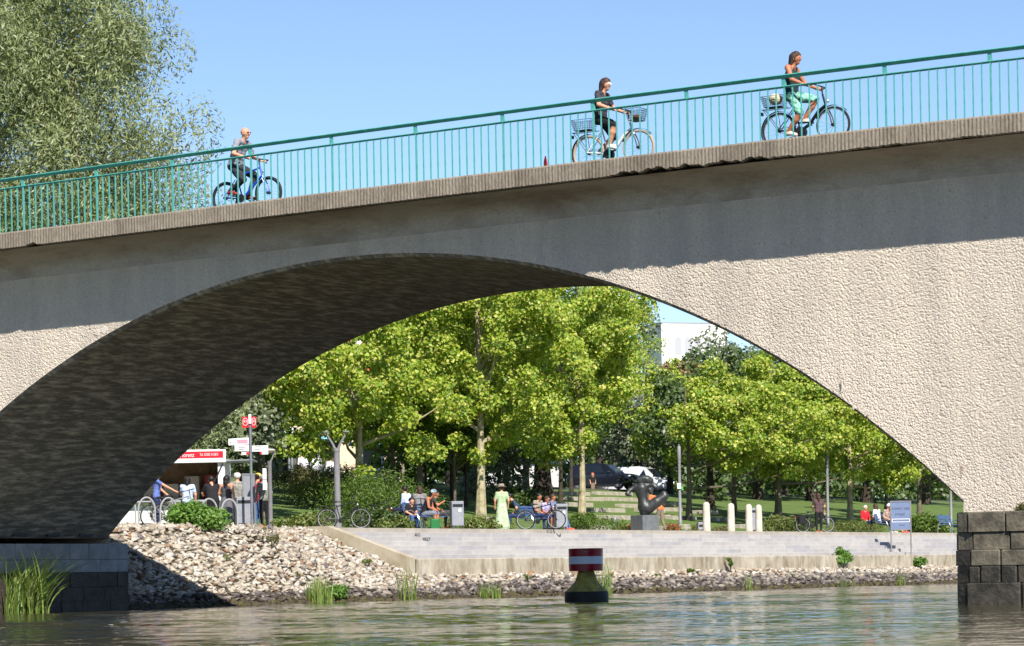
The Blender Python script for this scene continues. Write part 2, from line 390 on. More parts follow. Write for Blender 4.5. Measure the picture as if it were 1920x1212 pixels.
# river surface: wind ripples as real relief where the river can be seen, plain sheet beyond
wr = np.random.default_rng(5)
def ripple(X, Y):
    Z = np.zeros_like(X)
    for _ in range(64):
        lam = 0.42 * (4.2/0.42)**wr.uniform(0, 1)**1.4; th = R(70) + wr.normal(0, 0.75); k = 2*math.pi/lam
        Z += 0.0075 * lam**0.9 * np.sin(k*(math.cos(th)*X + math.sin(th)*Y) + wr.uniform(0, 6.28)) * (0.6 + 0.4*np.sin(0.11*X + wr.uniform(0,6))*np.sin(0.07*Y + wr.uniform(0,6)))
    patch = 0.75 + 0.45*np.sin(0.19*X - 0.13*Y + 1.0)*np.sin(0.05*X + 0.23*Y) + 0.25*np.sin(0.41*Y + 0.6*np.sin(0.3*X))
    return Z * RIP * np.clip(patch, 0.3, 1.4)
RIP = 0.30
Xw = np.arange(-9, 46.01, 0.16); Yw = np.concatenate([np.arange(-30, 26, 0.16), np.arange(26, 100.1, 0.34)])
GX, GY = np.meshgrid(Xw, Yw, indexing='ij'); GZ = ripple(GX, GY); fade = np.clip(np.minimum.reduce([(GX+9)/2, (46-GX)/3, (GY+30)/4, (100-GY)/5]), 0, 1); GZ *= fade
nxw, nyw = len(Xw), len(Yw); idx = np.arange(nxw*nyw).reshape(nxw, nyw)
FW = np.stack([idx[:-1,:-1], idx[1:,:-1], idx[1:,1:], idx[:-1,1:]], -1).reshape(-1, 4)
VW = np.stack([GX, GY, GZ], -1).reshape(-1, 3); nb0 = len(VW)
VW = np.concatenate([VW, np.array([(-9,-2500,0),(56,-2500,0),(56,-30,0),(-9,-30,0),(46,-30,0),(56,100,0),(46,100,0),(-9,100,0),(56,2500,0),(-9,2500,0)])])
FW = np.concatenate([FW, nb0 + np.array([(0,1,2,3),(4,2,5,6),(7,5,8,9)])])
tag(link('river_water', npmesh('river_water', VW, FW, water_mat(), True)), kind='structure')
mb = MB(); mb.box(-16.0, -10.9, 27.8, 140, 2.12, 2.306); tag(mb.build('promenade_pavement', M_pave), kind='structure')
mb = MB(); mb.prism([(-19,10.5),(-10.15,10.5),(-10.15,20.5),(-10.6,22.5),(-11.7,25),(-12.1,27.6),(-19,27.6)], 'z', 2.12, 2.304); tag(mb.build('quay_pavement', M_pave), kind='structure')
mb = MB(); mb.box(-66, -46.5, 60, 220, 5.7, 6.02); tag(mb.build('car_park_road', M_asph), kind='structure')

# ---------------------------------------------------------------- bridge
def curb(x):
    x = 23.5 - abs(x - 23.5) if x > 23.5 else x
    return float(np.interp(x, [-60,-25,-8,-0.66,1.69,4.8,7.96,9.99,13.38,17.2,21,23.5], [6.9,7.72,8.11,8.26,8.305,8.37,8.43,8.465,8.52,8.565,8.60,8.612]))
XC, XH = 7.95, 12.98
def arch(x):
    for c in (XC, XC + 32.0, XC - 32.0):
        d = abs(x - c)
        if d <= XH and c > -10: return 7.185 - 0.02706*d*d - 2.94e-5*d**4
    return None
YF, YB = 1.05, 9.05      # near and far spandrel faces
bridge = empty('arch_bridge', (0, 0, 0), 0, 'concrete arch bridge with roughcast spandrel and ribbed cornice spanning the river', 'bridge')
xs = [-60,-45,-30,-25,-20,-15,-12,-9,-7,-6] + list(np.arange(-5.02, 21.0, 0.2)) + [XC+XH]
xs = sorted(set([round(x,3) for x in xs] + [XC-XH, XC+XH, 21.5, 22, 23, 24, 25, XC+32-XH] + [round(x,3) for x in np.arange(27.0, 52.8, 0.5)] + [XC+32+XH, 55, 60, 80]))
def zbot(x):
    a = arch(x); return a if a is not None else -1.5
top_off = 0.36 + 0.52
for side, yf, sgn in (('near', YF, 1), ('far', YB, -1)):
    V = []; F = []; rows = 9
    # wall pieces between consecutive columns; at a springing the lower edge jumps, so every column carries its own verts
    for i in range(len(xs)-1):
        a, b2 = xs[i], xs[i+1]; mid = (a+b2)/2
        open_ = arch(mid) is not None
        z0a = (arch(a) if arch(a) is not None else 1.7) + 0.07 if open_ else -1.5
        z0b = (arch(b2) if arch(b2) is not None else 1.7) + 0.07 if open_ else -1.5
        for r in range(rows):
            t0, t1 = r/rows, (r+1)/rows
            za1, zb1 = curb(a)-top_off, curb(b2)-top_off
            q = [(a, yf, z0a+(za1-z0a)*t0), (b2, yf, z0b+(zb1-z0b)*t0), (b2, yf, z0b+(zb1-z0b)*t1), (a, yf, z0a+(za1-z0a)*t1)]
            k = len(V); V += q; F.append((k,k+1,k+2,k+3) if sgn > 0 else (k+3,k+2,k+1,k))
    me = npmesh('spandrel_wall', V, np.array(F), M_face)
    link('spandrel_wall', me, bridge)
    # haunch: the curved underside of the cantilevered footway
    prof = [(0, -top_off), (-0.02, -0.74), (-0.07, -0.62), (-0.2, -0.52), (-0.42, -0.44), (-0.75, -0.39), (-1.04, -0.37)]
    V = [(x, yf + sgn*p[0], curb(x)+p[1]) for x in xs for p in prof]; n = len(prof)
    F = np.array([(i*n+j, (i+1)*n+j, (i+1)*n+j+1, i*n+j+1) for i in range(len(xs)-1) for j in range(n-1)])
    link('cantilever_haunch', npmesh('cantilever_haunch', V, F, M_haunch, True), bridge)
    # chamfered arch lip
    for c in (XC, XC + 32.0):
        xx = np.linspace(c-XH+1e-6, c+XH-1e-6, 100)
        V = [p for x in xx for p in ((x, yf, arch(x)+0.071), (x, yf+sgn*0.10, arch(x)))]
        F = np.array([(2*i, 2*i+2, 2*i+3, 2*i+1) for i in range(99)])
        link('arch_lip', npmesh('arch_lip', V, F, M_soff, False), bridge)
# soffit barrels
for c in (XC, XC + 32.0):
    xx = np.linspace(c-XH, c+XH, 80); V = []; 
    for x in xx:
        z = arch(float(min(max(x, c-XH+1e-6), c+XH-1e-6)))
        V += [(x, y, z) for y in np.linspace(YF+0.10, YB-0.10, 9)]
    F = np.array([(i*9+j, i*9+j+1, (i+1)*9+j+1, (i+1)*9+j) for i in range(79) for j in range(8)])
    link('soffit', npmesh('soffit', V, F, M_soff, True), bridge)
# ribbed cornice with a broken lower edge; cast in lengths
def chip(x):
    v = 0.0
    for c, wd, a in ((15.2,1.0,0.10),(16.6,1.1,0.07),(17.6,0.7,0.05),(0.35,0.25,0.07),(6.8,0.4,0.012),(19.9,0.8,0.03),(21.5,0.6,0.02)):
        v += a * max(0, 1 - ((x-c)/wd)**2)
    v *= 0.75
    return v * (0.75 + 0.35*math.sin(x*9.1) + 0.25*math.sin(x*23.7)) + 0.006*math.sin(x*41)+0.004*math.sin(x*97)
edges = [-60, -44, -30, -18, -8, -3.2, 0.9, 5.0, 9.1, 13.2, 17.3, 21.4, 25.5, 36, 48, 60, 80]
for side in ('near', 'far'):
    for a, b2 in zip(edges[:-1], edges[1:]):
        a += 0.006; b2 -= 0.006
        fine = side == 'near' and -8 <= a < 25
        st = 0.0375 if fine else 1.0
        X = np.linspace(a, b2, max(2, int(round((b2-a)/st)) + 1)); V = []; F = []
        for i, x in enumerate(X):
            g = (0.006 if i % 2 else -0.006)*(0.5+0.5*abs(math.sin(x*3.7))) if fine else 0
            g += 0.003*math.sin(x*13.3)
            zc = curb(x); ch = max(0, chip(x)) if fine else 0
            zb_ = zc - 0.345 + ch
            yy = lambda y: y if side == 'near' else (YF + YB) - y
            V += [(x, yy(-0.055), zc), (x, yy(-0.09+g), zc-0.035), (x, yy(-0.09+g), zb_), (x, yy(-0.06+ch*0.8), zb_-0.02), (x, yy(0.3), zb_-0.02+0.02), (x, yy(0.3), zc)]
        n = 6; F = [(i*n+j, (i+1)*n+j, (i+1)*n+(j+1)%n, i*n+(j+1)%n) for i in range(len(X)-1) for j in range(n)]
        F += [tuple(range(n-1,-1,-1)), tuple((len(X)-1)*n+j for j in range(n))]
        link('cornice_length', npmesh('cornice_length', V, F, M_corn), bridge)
# deck
V = []; 
for x in xs: V += [(x, 0.3, curb(x)-0.03), (x, 9.6, curb(x)-0.03), (x, 9.6, curb(x)-0.345), (x, 0.3, curb(x)-0.345)]
F = [(i*4+j, (i+1)*4+j, (i+1)*4+(j+1)%4, i*4+(j+1)%4) for i in range(len(xs)-1) for j in range(4)]
link('deck', npmesh('deck', V, F, M_asph), bridge)
# pipe under the left springing
mb = MB(); mb.tube([(-4.93, 0.9, 1.93), (-4.93, 9.3, 1.93)], 0.022, 6)
for y in np.arange(1.5, 9, 1.25): mb.box(-5.02, -4.9, y, y+0.5, 1.84, 1.905)
mb.build('conduit_pipe', mat('dark_pipe', (0.03,0.03,0.033), 0.6), bridge)
# rendering scars and rust streaks on the spandrel
for px, py, wd, hh in ((1578,728,0.04,0.11),(1624,777,0.05,0.06),(1600,764,0.03,0.06),(1782,868,0.05,0.07),(1502,649,0.03,0.035),(1478,676,0.025,0.025),(196,619,0.10,0.10),(182,624,0.07,0.09),(1775,722,0.022,0.02),(1692,702,0.018,0.016),(1856,640,0.02,0.02),(1612,566,0.016,0.014),(1740,790,0.024,0.02),(1880,760,0.02,0.022),(1660,610,0.015,0.014),(1900,545,0.018,0.016),(1420,560,0.014,0.012)):
    mb = MB()
    d, v = ray(px, py); k = (YF - CY) / d.y; x = CX + d.x*k; z = CZ + v*k
    n = 9; c = [(x + wd*(0.6+0.5*random.random())*math.cos(2*math.pi*i/n), YF-0.012, z + hh*(0.6+0.5*random.random())*math.sin(2*math.pi*i/n)) for i in range(n)]
    mb.add(c + [(p[0], YF+0.02, p[2]) for p in c], [tuple(range(n))] + [(i,(i+1)%n,n+(i+1)%n,n+i) for i in range(n)])
    mb.build('mortar_patch', mat('patch_mortar', srgb(206,198,186), 0.9, srgb(186,176,162), 9, 0.01, 30), bridge)
for px, py, ln in ((1578,722,0.16),(1805,880,0.2),(1627,782,0.1),(1599,766,0.1)):
    d, v = ray(px, py); k = (YF - CY) / d.y; x = CX + d.x*k; z = CZ + v*k
    mb = MB(); mb.tube([(x, YF-0.03, z+ln/2), (x+0.01, YF-0.035, z-ln/2)], 0.006, 6)
    mb.build('rusty_bar', mat('rust', srgb(120,80,58), 0.9), bridge)

# piers: cores plus individual granite blocks
def block_mesh(w, h, d=0.25, b=0.012):
    mb = MB(); mb.bbox(0, w, 0, d, 0, h, b); return mb
pier = link('left_pier_core', (lambda m: (m.box(-5.6, -4.13, -0.4, 8.6, -2, 1.60), m)[1])(MB()).mesh('pier', M_mortar), bridge); pier.name = 'pier'
rows_l = [(1.265, 1.64), (0.955, 1.255), (0.60, 0.945), (0.26, 0.59), (-0.4, 0.25)]
for r, (z0, z1) in enumerate(rows_l):
    y = -0.45 - (r % 2) * 0.35
    cuts = [4.36, 5.41, 6.38, 7.09, 7.85, 8.62] if r == 0 else None
    y0 = -0.5
    ys = [-0.5] + [0.5, 1.5, 2.4, 3.4] + cuts if r == 0 else [-0.5]
    if r:
        while ys[-1] < 8.2: ys.append(ys[-1] + random.uniform(0.75, 1.15))
        ys[-1] = 8.62
        if ys[-1] - ys[-2] < 0.35: ys.pop(-2)
    for a, b2 in zip(ys[:-1], ys[1:]):
        mb = MB(); off = random.uniform(-0.012, 0.008)
        mb.bbox(-4.6, -4.10 + off, a+0.007, b2-0.007, z0, z1, 0.012)
        mb.build('stone_block', M_granL if r < 2 else M_granW, pier)
mbp = MB(); mbp.prism([(20.85,9.6),(20.85,0.95),(21.47,-0.36),(21.66,-0.46),(25.6,-0.46),(26.0,0.95),(26.0,9.6)], 'z', -2, 1.60)
rp = mbp.build('pier', M_mortar, bridge)
rows_r = [(1.275, 1.625), (0.965, 1.262), (0.685, 0.955), (0.385, 0.675), (-0.5, 0.375)]
starts = [[21.62,22.33,22.98,23.6,24.5,25.6], [21.70,22.40,23.1,23.9,24.8,25.6], [21.66,22.22,22.92,23.5,24.3,25.0,25.6], [21.62,21.84,22.22,22.52,23.0,23.6,24.2,25.0,25.6], [21.60,22.6,23.7,24.8,25.6]]
for r, (z0, z1) in enumerate(rows_r):
    pro = 0.05 if r == 4 else (0.0 if r else 0.02)
    for a, b2 in zip(starts[r][:-1], starts[r][1:]):
        mb = MB(); off = random.uniform(-0.025, 0.02)
        tilt = random.uniform(-0.012, 0.012)
        mb.bbox(a+0.009, b2-0.009, -0.52-pro+off, -0.3, z0+tilt*0.3, z1+tilt*0.3, 0.022)
        o = mb.build('stone_block', M_granR if r < 3 else M_granW, rp)
    # corner block on the chamfered nose
    mb = MB(); j = random.uniform(-0.02, 0.02)
    mb.prism([(20.8+j,1.0),(21.40+j*0.5,-0.40-pro),(starts[r][0]-0.005,-0.50-pro+j*0.5),(starts[r][0]-0.005,-0.30),(20.95,1.02)], 'z', z0, z1)
    mb.build('stone_block', M_granR if r < 2 else M_granW, rp)

# ---------------------------------------------------------------- railing
rail = empty('bridge_railing', (8, 0, 8.4), 0, 'teal painted steel railing with thin balusters along the bridge edge', 'railing')
def rl(x): return curb(x)
def strip(name, y0, y1, dz0, dz1, a=-10, b2=30, st=0.5):
    X = np.arange(a, b2 + 1e-6, st); V = []
    for x in X: V += [(x-8, y0, rl(x)-8.4+dz0), (x-8, y1, rl(x)-8.4+dz0), (x-8, y1, rl(x)-8.4+dz1), (x-8, y0, rl(x)-8.4+dz1)]
    F = [(i*4+j, (i+1)*4+j, (i+1)*4+(j+1)%4, i*4+(j+1)%4) for i in range(len(X)-1) for j in range(4)] + [(3,2,1,0), tuple(len(V)-4+i for i in range(4))]
    link(name, npmesh(name, V, F, M_teal), rail)
def rail_strip(name, prof, a=-10, b2=30, st=0.5):
    X = np.arange(a, b2 + 1e-6, st); n = len(prof)
    V = [(x-8, y, rl(x)-8.4+z) for x in X for y, z in prof]
    F = [(i*n+j, (i+1)*n+j, (i+1)*n+(j+1)%n, i*n+(j+1)%n) for i in range(len(X)-1) for j in range(n)] + [tuple(range(n-1,-1,-1)), tuple(len(V)-n+i for i in range(n))]
    mb = MB(); mb.add(V, F); mb.build(name, M_teal, rail)
rail_strip('handrail', [(-0.05,1.168),(-0.06,1.155),(-0.055,1.145),(0.0,1.108),(0.05,1.108),(0.08,1.15),(0.07,1.168)])
rail_strip('middle_rail', [(-0.02,0.965),(-0.024,0.952),(0.0,0.93),(0.04,0.93),(0.045,0.965)])
pm = MB(); pm.prism([(-0.05,0.96),(0.045,0.96),(0.012,1.115),(-0.05,1.115)], 'y', -0.01, 0.02); pm.box(-0.014,0.014,-0.012,0.028,-0.05,0.935)
pmesh = pm.mesh('post', M_teal)
bmsh = MB(); bmsh.box(-0.0098, 0.0098, -0.010, 0.016, -0.06, 0.935); bmesh_ = bmsh.mesh('baluster', M_teal)
bs = MB(); bs.box(-0.009, 0.009, -0.008, 0.02, -0.06, 0.935); bthin = bs.mesh('baluster', M_teal)
XP0 = (lambda px: (lambda d: CX + d.x*((0-CY)/d.y))(ray(px, 335)[0]))(43)
for i in range(-3, 15):
    x = XP0 + 2.0*i
    link('post', pmesh, rail, (x-8, 0, rl(x)-8.4))
    for k in range(1, 12):
        xb = x + k*2.0/12
        if -6 < xb < 28: link('baluster', bmesh_, rail, (xb-8, 0, rl(xb)-8.4))

# ---------------------------------------------------------------- steps, kerb, cheek wall
kerb = empty('embankment_kerb', (-8.2, 60, 0.7)); tag(kerb, kind='structure')
ks = [27.9, 39.6, 51.4, 56.3, 63, 72, 82, 92, 110, 140]
for a, b2 in zip(ks[:-1], ks[1:]):
    mb = MB(); mb.bbox(-0.35, 0.2, a-60+0.012, b2-60-0.012, -0.35, 0.56, 0.02); mb.build('kerb_length', M_kerb, kerb)
mb = MB(); mb.box(-8.9, -8.55, 27.9, 140, 0.4, 1.25); tag(mb.build('foot_path', M_pave), kind='structure')
steps = empty('waterside_steps', (-8.8, 28, 1.25), 0, 'broad flight of pale granite block steps rising from the river kerb', 'steps')
RISE, RUN = (2.31-1.25)/7, 0.36
for r in range(7):
    y = 28.02; k = 0
    y += -random.uniform(0, 1.2) if r else 0
    while y < 92:
        L = random.uniform(1.7, 2.6) if y < 82 else 9
        a, b2 = max(y, 28.02), min(y+L, 96); y += L
        if b2 - a < 0.2: continue
        mb = MB(); j = random.uniform(-0.006, 0.006)
        mb.bbox(-RUN*r-0.5+j, -RUN*r+j, a-28+0.004, b2-28-0.004, RISE*r-0.0, RISE*(r+1)-0.003, 0.008)
        mb.build('step_block', M_step[int(rng.choice(3, p=[0.5,0.3,0.2]))], steps)
mb = MB(); mb.prism([(-8.0,1.30),(-8.0,0.4),(-13.0,0.4),(-13.0,2.36),(-11.1,2.36)], 'y', 27.62, 27.98)
tag(mb.build('cheek_wall', M_beam), 'sloping sand-coloured concrete wall between the rubble bank and the steps', 'wall')
# sprayed tags on the risers
mtag = mat('spray_paint', (0.03,0.03,0.035), 0.6)
def front_text(name, body, size, m, parent, loc, rz, align='CENTER', shear=0, ex=0.003):
    me = text_mesh(name, body, size, m, ex, align, shear)
    co = np.empty(len(me.vertices)*3, np.float32); me.vertices.foreach_get('co', co); co = co.reshape(-1,3)
    co = np.stack([co[:,0], -co[:,2], co[:,1]], -1); me.vertices.foreach_set('co', co.ravel()); me.update()
    return link(name, me, parent, loc, rz)
front_text('graffiti', 'AKG', 0.17, mtag, steps, (-RUN*5-0.002+0.01, yat(781, -10.6)-28, RISE*5+0.07), R(90), shear=0.2)
front_text('graffiti', 'WILLY', 0.16, mtag, steps, (-RUN*4-0.002+0.01, yat(797, -10.25)-28, RISE*4+0.07), R(90), shear=0.2)

# ---------------------------------------------------------------- riprap
def stone_proto(seed):
    r = np.random.default_rng(seed); t = (1+5**0.5)/2
    v = np.array([(-1,t,0),(1,t,0),(-1,-t,0),(1,-t,0),(0,-1,t),(0,1,t),(0,-1,-t),(0,1,-t),(t,0,-1),(t,0,1),(-t,0,-1),(-t,0,1)], float)/1.9
    f = np.array([(0,11,5),(0,5,1),(0,1,7),(0,7,10),(0,10,11),(1,5,9),(5,11,4),(11,10,2),(10,7,6),(7,1,8),(3,9,4),(3,4,2),(3,2,6),(3,6,8),(3,8,9),(4,9,5),(2,4,11),(6,2,10),(8,6,7),(9,8,1)])
    v *= r.uniform(0.5, 1.3, (12,1)); v += r.normal(0, 0.17, v.shape); v *= np.array([1.0, r.uniform(0.6,0.95), r.uniform(0.4,0.7)])
    return v, f
protos = [stone_proto(i+11) for i in range(10)]
st = []
def surf(x, y): return ground_z(x, y)
y = 8.75
while y < 27.6:
    x = -10.15 - 1.9*max(0, min(1, (y-20.5)/6.5))
    while x < -3.6:
        xx, yy = x + random.uniform(-0.12,0.12), y + random.uniform(-0.12,0.12)
        sh = -6.1 + 1.7 * max(0, min(1, (13 - yy) / 4))
        if xx < sh + 0.55: st.append((xx, yy, surf(xx, yy), random.uniform(0.065,0.135)*(1.4 if random.random()<0.10 else 1), 0))
        x += 0.132
    y += 0.136
y = 27.6
while y < 96:
    x = -8.0
    while x < -5.85:
        xx, yy = x + random.uniform(-0.12,0.12), y + random.uniform(-0.12,0.12)
        if xx < -7.98: xx = -7.95
        st.append((xx, yy, surf(xx, yy), random.uniform(0.075,0.16), 1)); x += 0.17
    y += 0.18
rip = empty('riprap_bank', (-7, 25, 0)); tag(rip, kind='structure')
def stone_mat(x, y, z, reg):
    u = random.random()
    if z < 0.10: return 7 if u < 0.55 else 6
    if z < (0.30 if reg == 0 else 0.36): return 6 if u < 0.35 else (5 if u < 0.8 else 4)
    if reg == 1 and z < 0.50: return 5 if u < 0.45 else (4 if u < 0.7 else 1)
    return 0 if u < 0.36 else 1 if u < 0.68 else 2 if u < 0.82 else 3 if u < 0.88 else 4 if u < 0.97 else 5
order = sorted(range(len(st)), key=lambda i: -st[i][3]/math.hypot(st[i][0]-CX, st[i][1]-CY) - (1 if False else 0))
vis = [i for i in order if yat(0, -7) - 100 < st[i][1] and st[i][2] > 0.02 and not (st[i][1] < 9.6)]
big = set(vis[:300])
smeshes = {}
bV = []; bF = []; bM = []; nb = 0
for i, (x, y, z, s, reg) in enumerate(st):
    p = random.randrange(10); mi = stone_mat(x, y, z, reg); az = random.uniform(0, 6.28)
    tx, ty = random.uniform(-0.5,0.5), random.uniform(-0.1,0.7)
    if i in big:
        key = (p, mi)
        if key not in smeshes: smeshes[key] = npmesh('stone', protos[p][0], protos[p][1], M_stone[mi])
        o = link('stone', smeshes[key], rip, (x+7, y-25, z+s*0.25)); o.rotation_euler = (tx, ty, az); o.scale = (s*1.15, s*1.15, s*0.85)
    else:
        Rm = np.array(Matrix.Rotation(az,3,'Z') @ Matrix.Rotation(ty,3,'Y') @ Matrix.Rotation(tx,3,'X'))
        v = (protos[p][0] * s * np.array([1.15,1.15,0.85])) @ Rm.T + np.array([x+7, y-25, z+s*0.25])
        bV.append(v); bF.append(protos[p][1] + nb); nb += 12; bM += [mi]*20
tag(link('smaller_stones', npmesh('smaller_stones', np.concatenate(bV), np.concatenate(bF), M_stone, False, bM), rip), kind='stuff')

# ---------------------------------------------------------------- vegetation
M_bark_pale = mat('plane_bark', srgb(176,164,134), 0.85, srgb(128,118,92), 5, 0.01, 18, detail=8)
M_bark_dark = mat('dark_bark', srgb(74,64,52), 0.9, srgb(46,40,33), 6, 0.03, 12)
M_bark_mid = mat('grey_bark', srgb(112,102,86), 0.9, srgb(84,76,62), 6, 0.02, 14)
M_plane = leafmat('plane_leaf', [(0.10,0.19,0.016),(0.20,0.31,0.024),(0.30,0.40,0.035),(0.40,0.46,0.05),(0.58,0.56,0.13),(0.36,0.44,0.05),(0.24,0.34,0.026),(0.13,0.23,0.018),(0.30,0.38,0.04),(0.42,0.36,0.08)], 0.42)
M_planed = leafmat('plane_leaf_deep', [(0.09,0.17,0.015),(0.15,0.25,0.02),(0.22,0.32,0.028),(0.29,0.36,0.035)], 0.4)
M_willow = leafmat('willow_leaf', [(0.14,0.18,0.055),(0.19,0.23,0.075),(0.24,0.275,0.11),(0.31,0.34,0.19),(0.19,0.225,0.065)], 0.32, 0.45)
M_grey = leafmat('silver_leaf', [(0.09,0.115,0.05),(0.13,0.16,0.08),(0.19,0.21,0.13)], 0.25, 0.45)
M_dark = leafmat('dark_leaf', [(0.04,0.075,0.016),(0.065,0.11,0.022),(0.10,0.145,0.03)], 0.32)
M_mid = leafmat('green_leaf', [(0.06,0.12,0.018),(0.10,0.17,0.024),(0.15,0.21,0.03)], 0.35)
M_red = leafmat('autumn_leaf', [(0.10,0.14,0.02),(0.18,0.14,0.04),(0.22,0.12,0.04),(0.2,0.2,0.04)], 0.35)
M_bush = leafmat('spiraea_leaf', [(0.07,0.12,0.02),(0.12,0.18,0.03),(0.18,0.22,0.05),(0.20,0.17,0.06)], 0.3)
M_heath = leafmat('dry_shrub_leaf', [(0.12,0.12,0.04),(0.17,0.15,0.06),(0.12,0.16,0.04)], 0.3)
M_fresh = leafmat('fresh_leaf', [(0.09,0.20,0.03),(0.14,0.26,0.04),(0.2,0.32,0.06)], 0.4)
M_reed = leafmat('reed_blade', [(0.10,0.18,0.03),(0.18,0.26,0.05),(0.28,0.32,0.09)], 0.3)
M_flower = leafmat('red_flower', [(0.35,0.03,0.02),(0.45,0.06,0.04),(0.10,0.16,0.03),(0.12,0.18,0.03)], 0.3)

def leaves(P, N, size, aspect=0.9, fold=0.25, droop=0.0, r=rng):
    """four-cornered folded leaves at P facing roughly N"""
    n = len(P)
    N = N + r.normal(0, 0.55, N.shape); N /= np.linalg.norm(N, axis=1)[:, None] + 1e-9
    A = r.normal(0, 1, (n, 3)); A[:, 2] -= droop
    A -= (A*N).sum(1)[:, None]*N; A /= np.linalg.norm(A, axis=1)[:, None] + 1e-9
    B = np.cross(N, A)
    s = (size * r.uniform(0.65, 1.3, n))[:, None]
    V = np.empty((n, 4, 3), np.float32)
    V[:, 0] = P - A*s*0.5; V[:, 2] = P + A*s*0.5
    V[:, 1] = P + B*s*aspect*0.5 + N*s*fold + A*s*0.08; V[:, 3] = P - B*s*aspect*0.5 + N*s*fold + A*s*0.08
    k = np.arange(n)[:, None]*4
    F = np.concatenate([k + np.array([[0,1,2]]), k + np.array([[0,2,3]])])
    return V.reshape(-1, 3), F
def blob_points(blobs, n, r=rng, top=0.25, inner=0.45):
    """points spread through ellipsoidal clumps, denser near their skins; blobs (k,6): centre, radii"""
    w = (blobs[:, 3]*blobs[:, 4]*blobs[:, 5])**0.67; i = r.choice(len(blobs), n, p=w/w.sum())
    d = r.normal(0, 1, (n, 3)); d[:, 2] += top; d /= np.linalg.norm(d, axis=1)[:, None]
    rad = inner + (1-inner)*r.uniform(0, 1, n)**0.6
    rad *= 1 + r.normal(0, 0.10, n)
    P = blobs[i, :3] + d*blobs[i, 3:]*rad[:, None]
    return P.astype(np.float32), d
def crown_blobs(c, rad, k, br, r, lo=0.35, flat=0.75):
    B = []
    for _ in range(k):
        d = r.normal(0, 1, 3); d /= np.linalg.norm(d)
        q = r.uniform(lo, 1.0)**0.7 * (1.18 if r.uniform() < 0.22 else 1)
        b = br * r.uniform(0.65, 1.3)
        B.append([*(np.array(c) + d*np.array(rad)*q), b, b, b*flat])
    return np.array(B)
def trunk_mb(h, r0, r1, r, lean=0.0, n=8):
    pts = []; rad = []
    for i in range(9):
        t = i/8; pts.append((lean*t + 0.06*math.sin(3*t+r.uniform(0,1)), 0.05*math.sin(4*t+r.uniform(0,1)), h*t)); rad.append(r0*(1.35 if i == 0 else 1)*(1-t) + r1*t)
    mb = MB(); mb.tube(pts, rad, n); return mb, pts
def tree(name, label, cat, px, x, H, crown, k, br, nleaf, lsize, lm, bark, r0, seed, group=None, loc=None, trunk_to=0.9, droop=0.0, aspect=0.9, limbs=10, lo=0.35, flat=0.75, top=0.25, inner=0.45):
    """crown = (cx, cy, cz, rx, ry, rz) relative to the foot"""
    r = np.random.default_rng(seed)
    if loc is None: y = yat(px, x); loc = (x, y, lawn_z(x) - 0.05)
    root = empty(name, loc, 0, label, cat, group)
    mb, pts = trunk_mb(H*trunk_to, r0, r0*0.22, r)
    if lm in (M_plane, M_planed): k, br, inner, lo = int(k*2.0), br*0.66, 0.3, 0.3
    B = crown_blobs(crown[:3], crown[3:], k, br, r, lo, flat)
    zs = sorted(range(len(B)), key=lambda i: B[i][2])
    for i in range(0, len(zs), max(1, len(zs)//max(limbs,1))):
        c = B[zs[i]]; zb = min(max(c[2]*0.62, H*0.22), H*trunk_to*0.92); t = zb/(H*trunk_to)
        b0 = Vector(pts[min(8, int(t*8))]); b0.z = zb; e = Vector(c[:3]); m_ = (b0+e)/2 + Vector((r.normal(0,0.15), r.normal(0,0.15), -0.05*(e-b0).length))
        rr = r0*(1-t)*0.5 + 0.02
        mb.tube([b0, m_, e], [rr, rr*0.6, 0.012], 5)
    mb.build('trunk', bark, root, True)
    P, N = blob_points(B, nleaf, r, top, inner)
    N = N*0.55 + np.array([0.32, -0.28, 0.5])
    V, F = leaves(P, N, lsize, aspect, 0.18, droop, r)
    link('crown', npmesh('crown', V, F, lm), root)
    return root
# the row of young plane trees on the lawn
tree('plane_tree', 'young plane tree with pale trunk rising beside the forked lamp post', 'tree', 672, -25, 9.6, (0,0,5.7,4.6,4.6,3.7), 62, 0.95, 24097, 0.162, M_plane, M_bark_pale, 0.2, 1, 'plane trees in a row on the lawn')
tree('plane_tree', 'tall plane tree with straight pale trunk above the woman in the green dress', 'tree', 900, -25, 13.0, (0,0,7.5,4.6,4.6,5.3), 92, 1.0, 39015, 0.162, M_plane, M_bark_pale, 0.2, 2, 'plane trees in a row on the lawn', trunk_to=0.97)
tree('plane_tree', 'tall plane tree with thin pale trunk standing left of the bronze statue', 'tree', 1090, -26.5, 13.2, (-0.9,-0.5,7.7,4.0,4.0,5.4), 95, 1.0, 40162, 0.162, M_plane, M_bark_pale, 0.16, 3, 'plane trees in a row on the lawn', trunk_to=0.95)
tree('plane_tree', 'plane tree with mottled grey trunk right of the white bollards', 'tree', 1457, -24, 9.2, (1.6,0.5,5.5,5.2,5.0,3.6), 72, 0.95, 33277, 0.162, M_plane, M_bark_mid, 0.19, 4, 'plane trees in a row on the lawn')
tree('plane_tree', 'plane tree with smooth cream trunk behind the red-shirted person', 'tree', 1592, -24, 9.4, (1.8,0,5.4,5.0,4.7,3.5), 70, 0.95, 30982, 0.162, M_plane, M_bark_pale, 0.17, 5, 'plane trees in a row on the lawn')
tree('plane_tree', 'plane tree with low leafy branches behind the town name board', 'tree', 1722, -24, 8.4, (1.8,0,5.0,4.6,4.4,2.9), 56, 0.9, 21802, 0.162, M_plane, M_bark_mid, 0.16, 6, 'plane trees in a row on the lawn')
tree('plane_tree', 'plane tree with a dense crown set back between the taller plane trees', 'tree', 985, -33, 11.5, (0,0,7.4,4.5,4.5,3.4), 60, 1.0, 17100, 0.175, M_planed, M_bark_mid, 0.18, 7)
